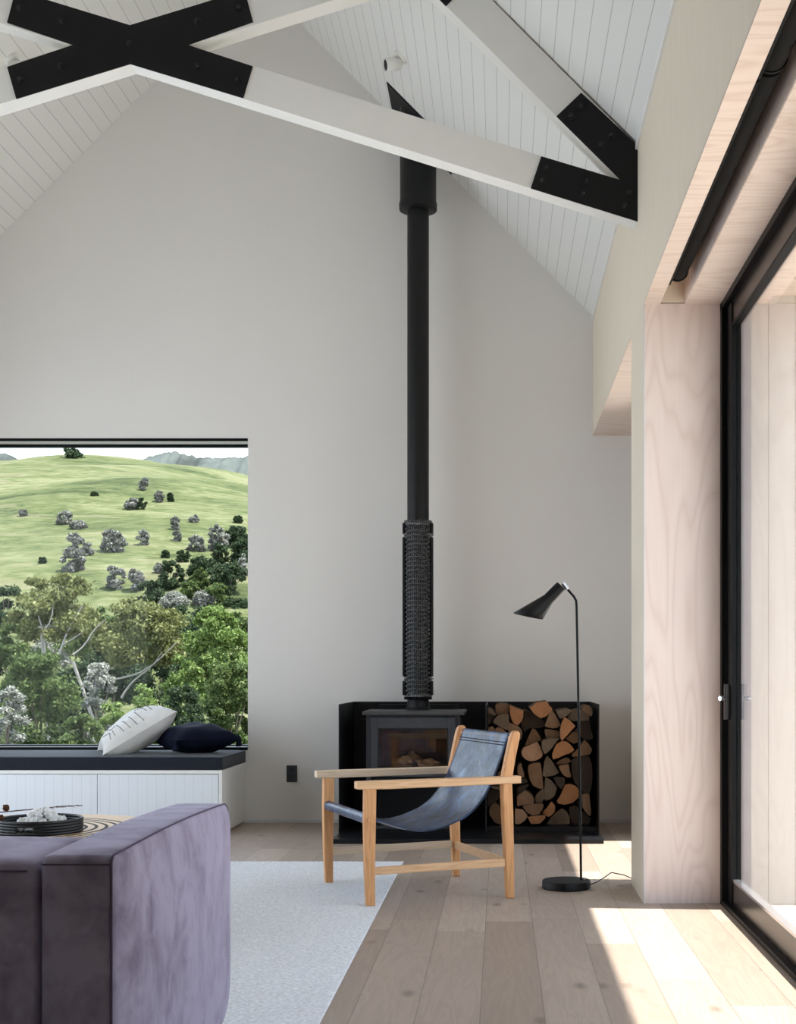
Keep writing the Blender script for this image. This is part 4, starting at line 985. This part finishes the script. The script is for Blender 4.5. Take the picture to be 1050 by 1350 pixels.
# slope shrubs: find where the ray through their foot meets the hill
def foot(px, py):
    Y = 60.0
    while Y < 165:
        p = W(px, py, Y)
        if hill(p.x, Y) >= p.z: return Y
        Y += .5
    return None
slope = [
 (97,722,754,18,'grey','round silvery bush, largest of those low on the left slope'),(148,698,728,18,'grey','big dark-cored grey bush in the middle of the slope'),(98,702,725,12,'grey','grey bush just above the silvery round one'),
 (113,715,733,10,'grey','small grey bush right of the silvery round one'),(85,672,692,11,'grey','pale grey bush high on the left slope'),(103,686,698,13,'grey','low flat grey bush below the pale high one'),
 (31,672,681,7,'grey','tiny grey bush at the far left of the slope'),(56,735,744,6,'dark','tiny dark bush low at the far left of the slope'),(125,648,654,5,'dark','tiny dark bush near the top of the slope'),
 (190,630,647,7,'grey','little grey bush near the crest'),(176,656,672,11,'grey','grey half of the paired bushes mid slope'),(187,656,673,7,'dark','dark half of the paired bushes mid slope'),
 (210,647,662,8,'grey','grey bush right of the little crest bush'),(225,650,662,5,'dark','dark small bush at the end of the upper right pair'),(232,681,699,8,'grey','upright grey bush on the right slope'),
 (188,698,719,9,'flower','white blossoming bush right of the big grey one'),(256,679,690,7,'grey','small faint bush high on the right slope'),(218,726,736,6,'dark','small dark bush below the white blossoming one'),
 (233,700,715,7,'grey','small twiggy bush below the upright grey one'),(241,725,742,10,'dark','dark bush above the wooded gully'),(258,706,728,13,'grey','grey twiggy bush left of the right-hand wood'),
 (287,686,728,15,'grey','tall bare grey bush beside the dark wood'),(314,680,690,7,'dark','dark tuft at the top of the right-hand wood'),(312,693,722,18,'dark','dark round tree at the top of the right-hand wood'),
 (318,710,745,18,'dark','dark tree against the right window edge, upper of two'),(290,716,745,14,'dark','dark narrow tree in the right-hand wood'),(225,738,778,19,'dark','dark round-headed tree left in the gully wood'),
 (268,732,770,22,'dark','broad dark tree in the centre of the gully wood'),(303,740,785,26,'dark','large dark spreading tree at the right of the gully wood'),(152,745,778,14,'grey','bare pale bush above the broad eucalypt'),
 (178,750,780,13,'grey','second bare pale bush right of the one above the eucalypt'),(200,766,795,23,'dark','dark green dome at the edge of the gully wood'),(228,780,812,26,'flower','white-flowered spreading tree in front of the gully wood'),
 (270,775,800,20,'grey','grey twiggy tree amid the gully wood'),(312,788,812,22,'dark','dark clipped-looking tree at the right edge below the wood'),(322,730,760,10,'flower','pale flowering tree at the very right edge of the glass'),
 (262,748,780,14,'mid','bright little tree between the dark gully trees'),(250,765,790,14,'mid','mid green tree between dome and broad dark tree'),(285,768,800,18,'mid','mid green tree under the large spreading one'),
 (210,742,756,9,'grey','small grey bush left of the round-headed dark tree'),
]
for i, (px, yt, yb, hw, mt, lab) in enumerate(slope):
    Y = foot(px, min(yb, 800)) or 62
    big = hw >= 13
    nm = {'grey': 'grey_bush', 'dark': 'evergreen_tree' if big else 'dark_bush', 'flower': 'flowering_bush', 'mid': 'green_tree'}[mt]
    plant('s', mt, px, yt, yb, hw, Y, lab, nm, 'tree' if 'tree' in nm else 'shrub', 14 if big else 10, 420 if big else 300, .0017*Y, 100+i, 'shrubs and small trees on the hillside' if not big else None)
plant('r','dark',95,591,610,16,152,'dark spreading tree alone on the hill crest','evergreen_tree','tree',14,300,.28,77)
plant('r','dark',80,603,610,8,152,'low dark bush beside the lone crest tree','dark_bush','shrub',6,160,.25,78)

# ------------------------------------------------------------------ light and camera
wd = bpy.data.worlds.new('sky'); SC.world = wd; wd.use_nodes = True; nt = wd.node_tree
bg_ = nt.nodes['Background']; tc = nt.nodes.new('ShaderNodeTexCoord'); sp = nt.nodes.new('ShaderNodeSeparateXYZ'); rp = nt.nodes.new('ShaderNodeValToRGB')
nt.links.new(tc.outputs['Generated'], sp.inputs[0]); nt.links.new(sp.outputs[2], rp.inputs[0]); nt.links.new(rp.outputs[0], bg_.inputs[0])
e = rp.color_ramp.elements; e[0].position = 0.0; e[0].color = (.81,.905,1,1); e[1].position = .7; e[1].color = (.62,.76,1,1)
bg_.inputs[1].default_value = 2.1
ld = bpy.data.lights.new('sun', 'SUN'); ld.energy = 9.5; ld.angle = .012; ld.color = (1,.975,.945)
lo = bpy.data.objects.new('sun', ld); COL.objects.link(lo); lo.location = (8,2,14); lo.rotation_euler = Vector((-.40,.03,-1)).to_track_quat('-Z','Y').to_euler()
cd = bpy.data.cameras.new('camera'); co = bpy.data.objects.new('camera', cd); COL.objects.link(co); SC.camera = co
co.location = (0,0,H); co.rotation_euler = (PI/2,0,0); cd.sensor_fit = 'HORIZONTAL'; cd.sensor_width = 36; cd.lens = F/1050*36
cd.shift_x = -135/1050; cd.shift_y = 215/1050; cd.clip_end = 2000; cd.clip_start = .05
vs_ = SC.view_settings; vs_.view_transform = 'Standard'; vs_.look = 'None'; vs_.gamma = 1; vs_.use_curve_mapping = False; vs_.exposure = .78
SC.cycles.max_bounces = 14; SC.cycles.diffuse_bounces = 8; SC.cycles.transparent_max_bounces = 16
SC.cycles.sample_clamp_indirect = 8
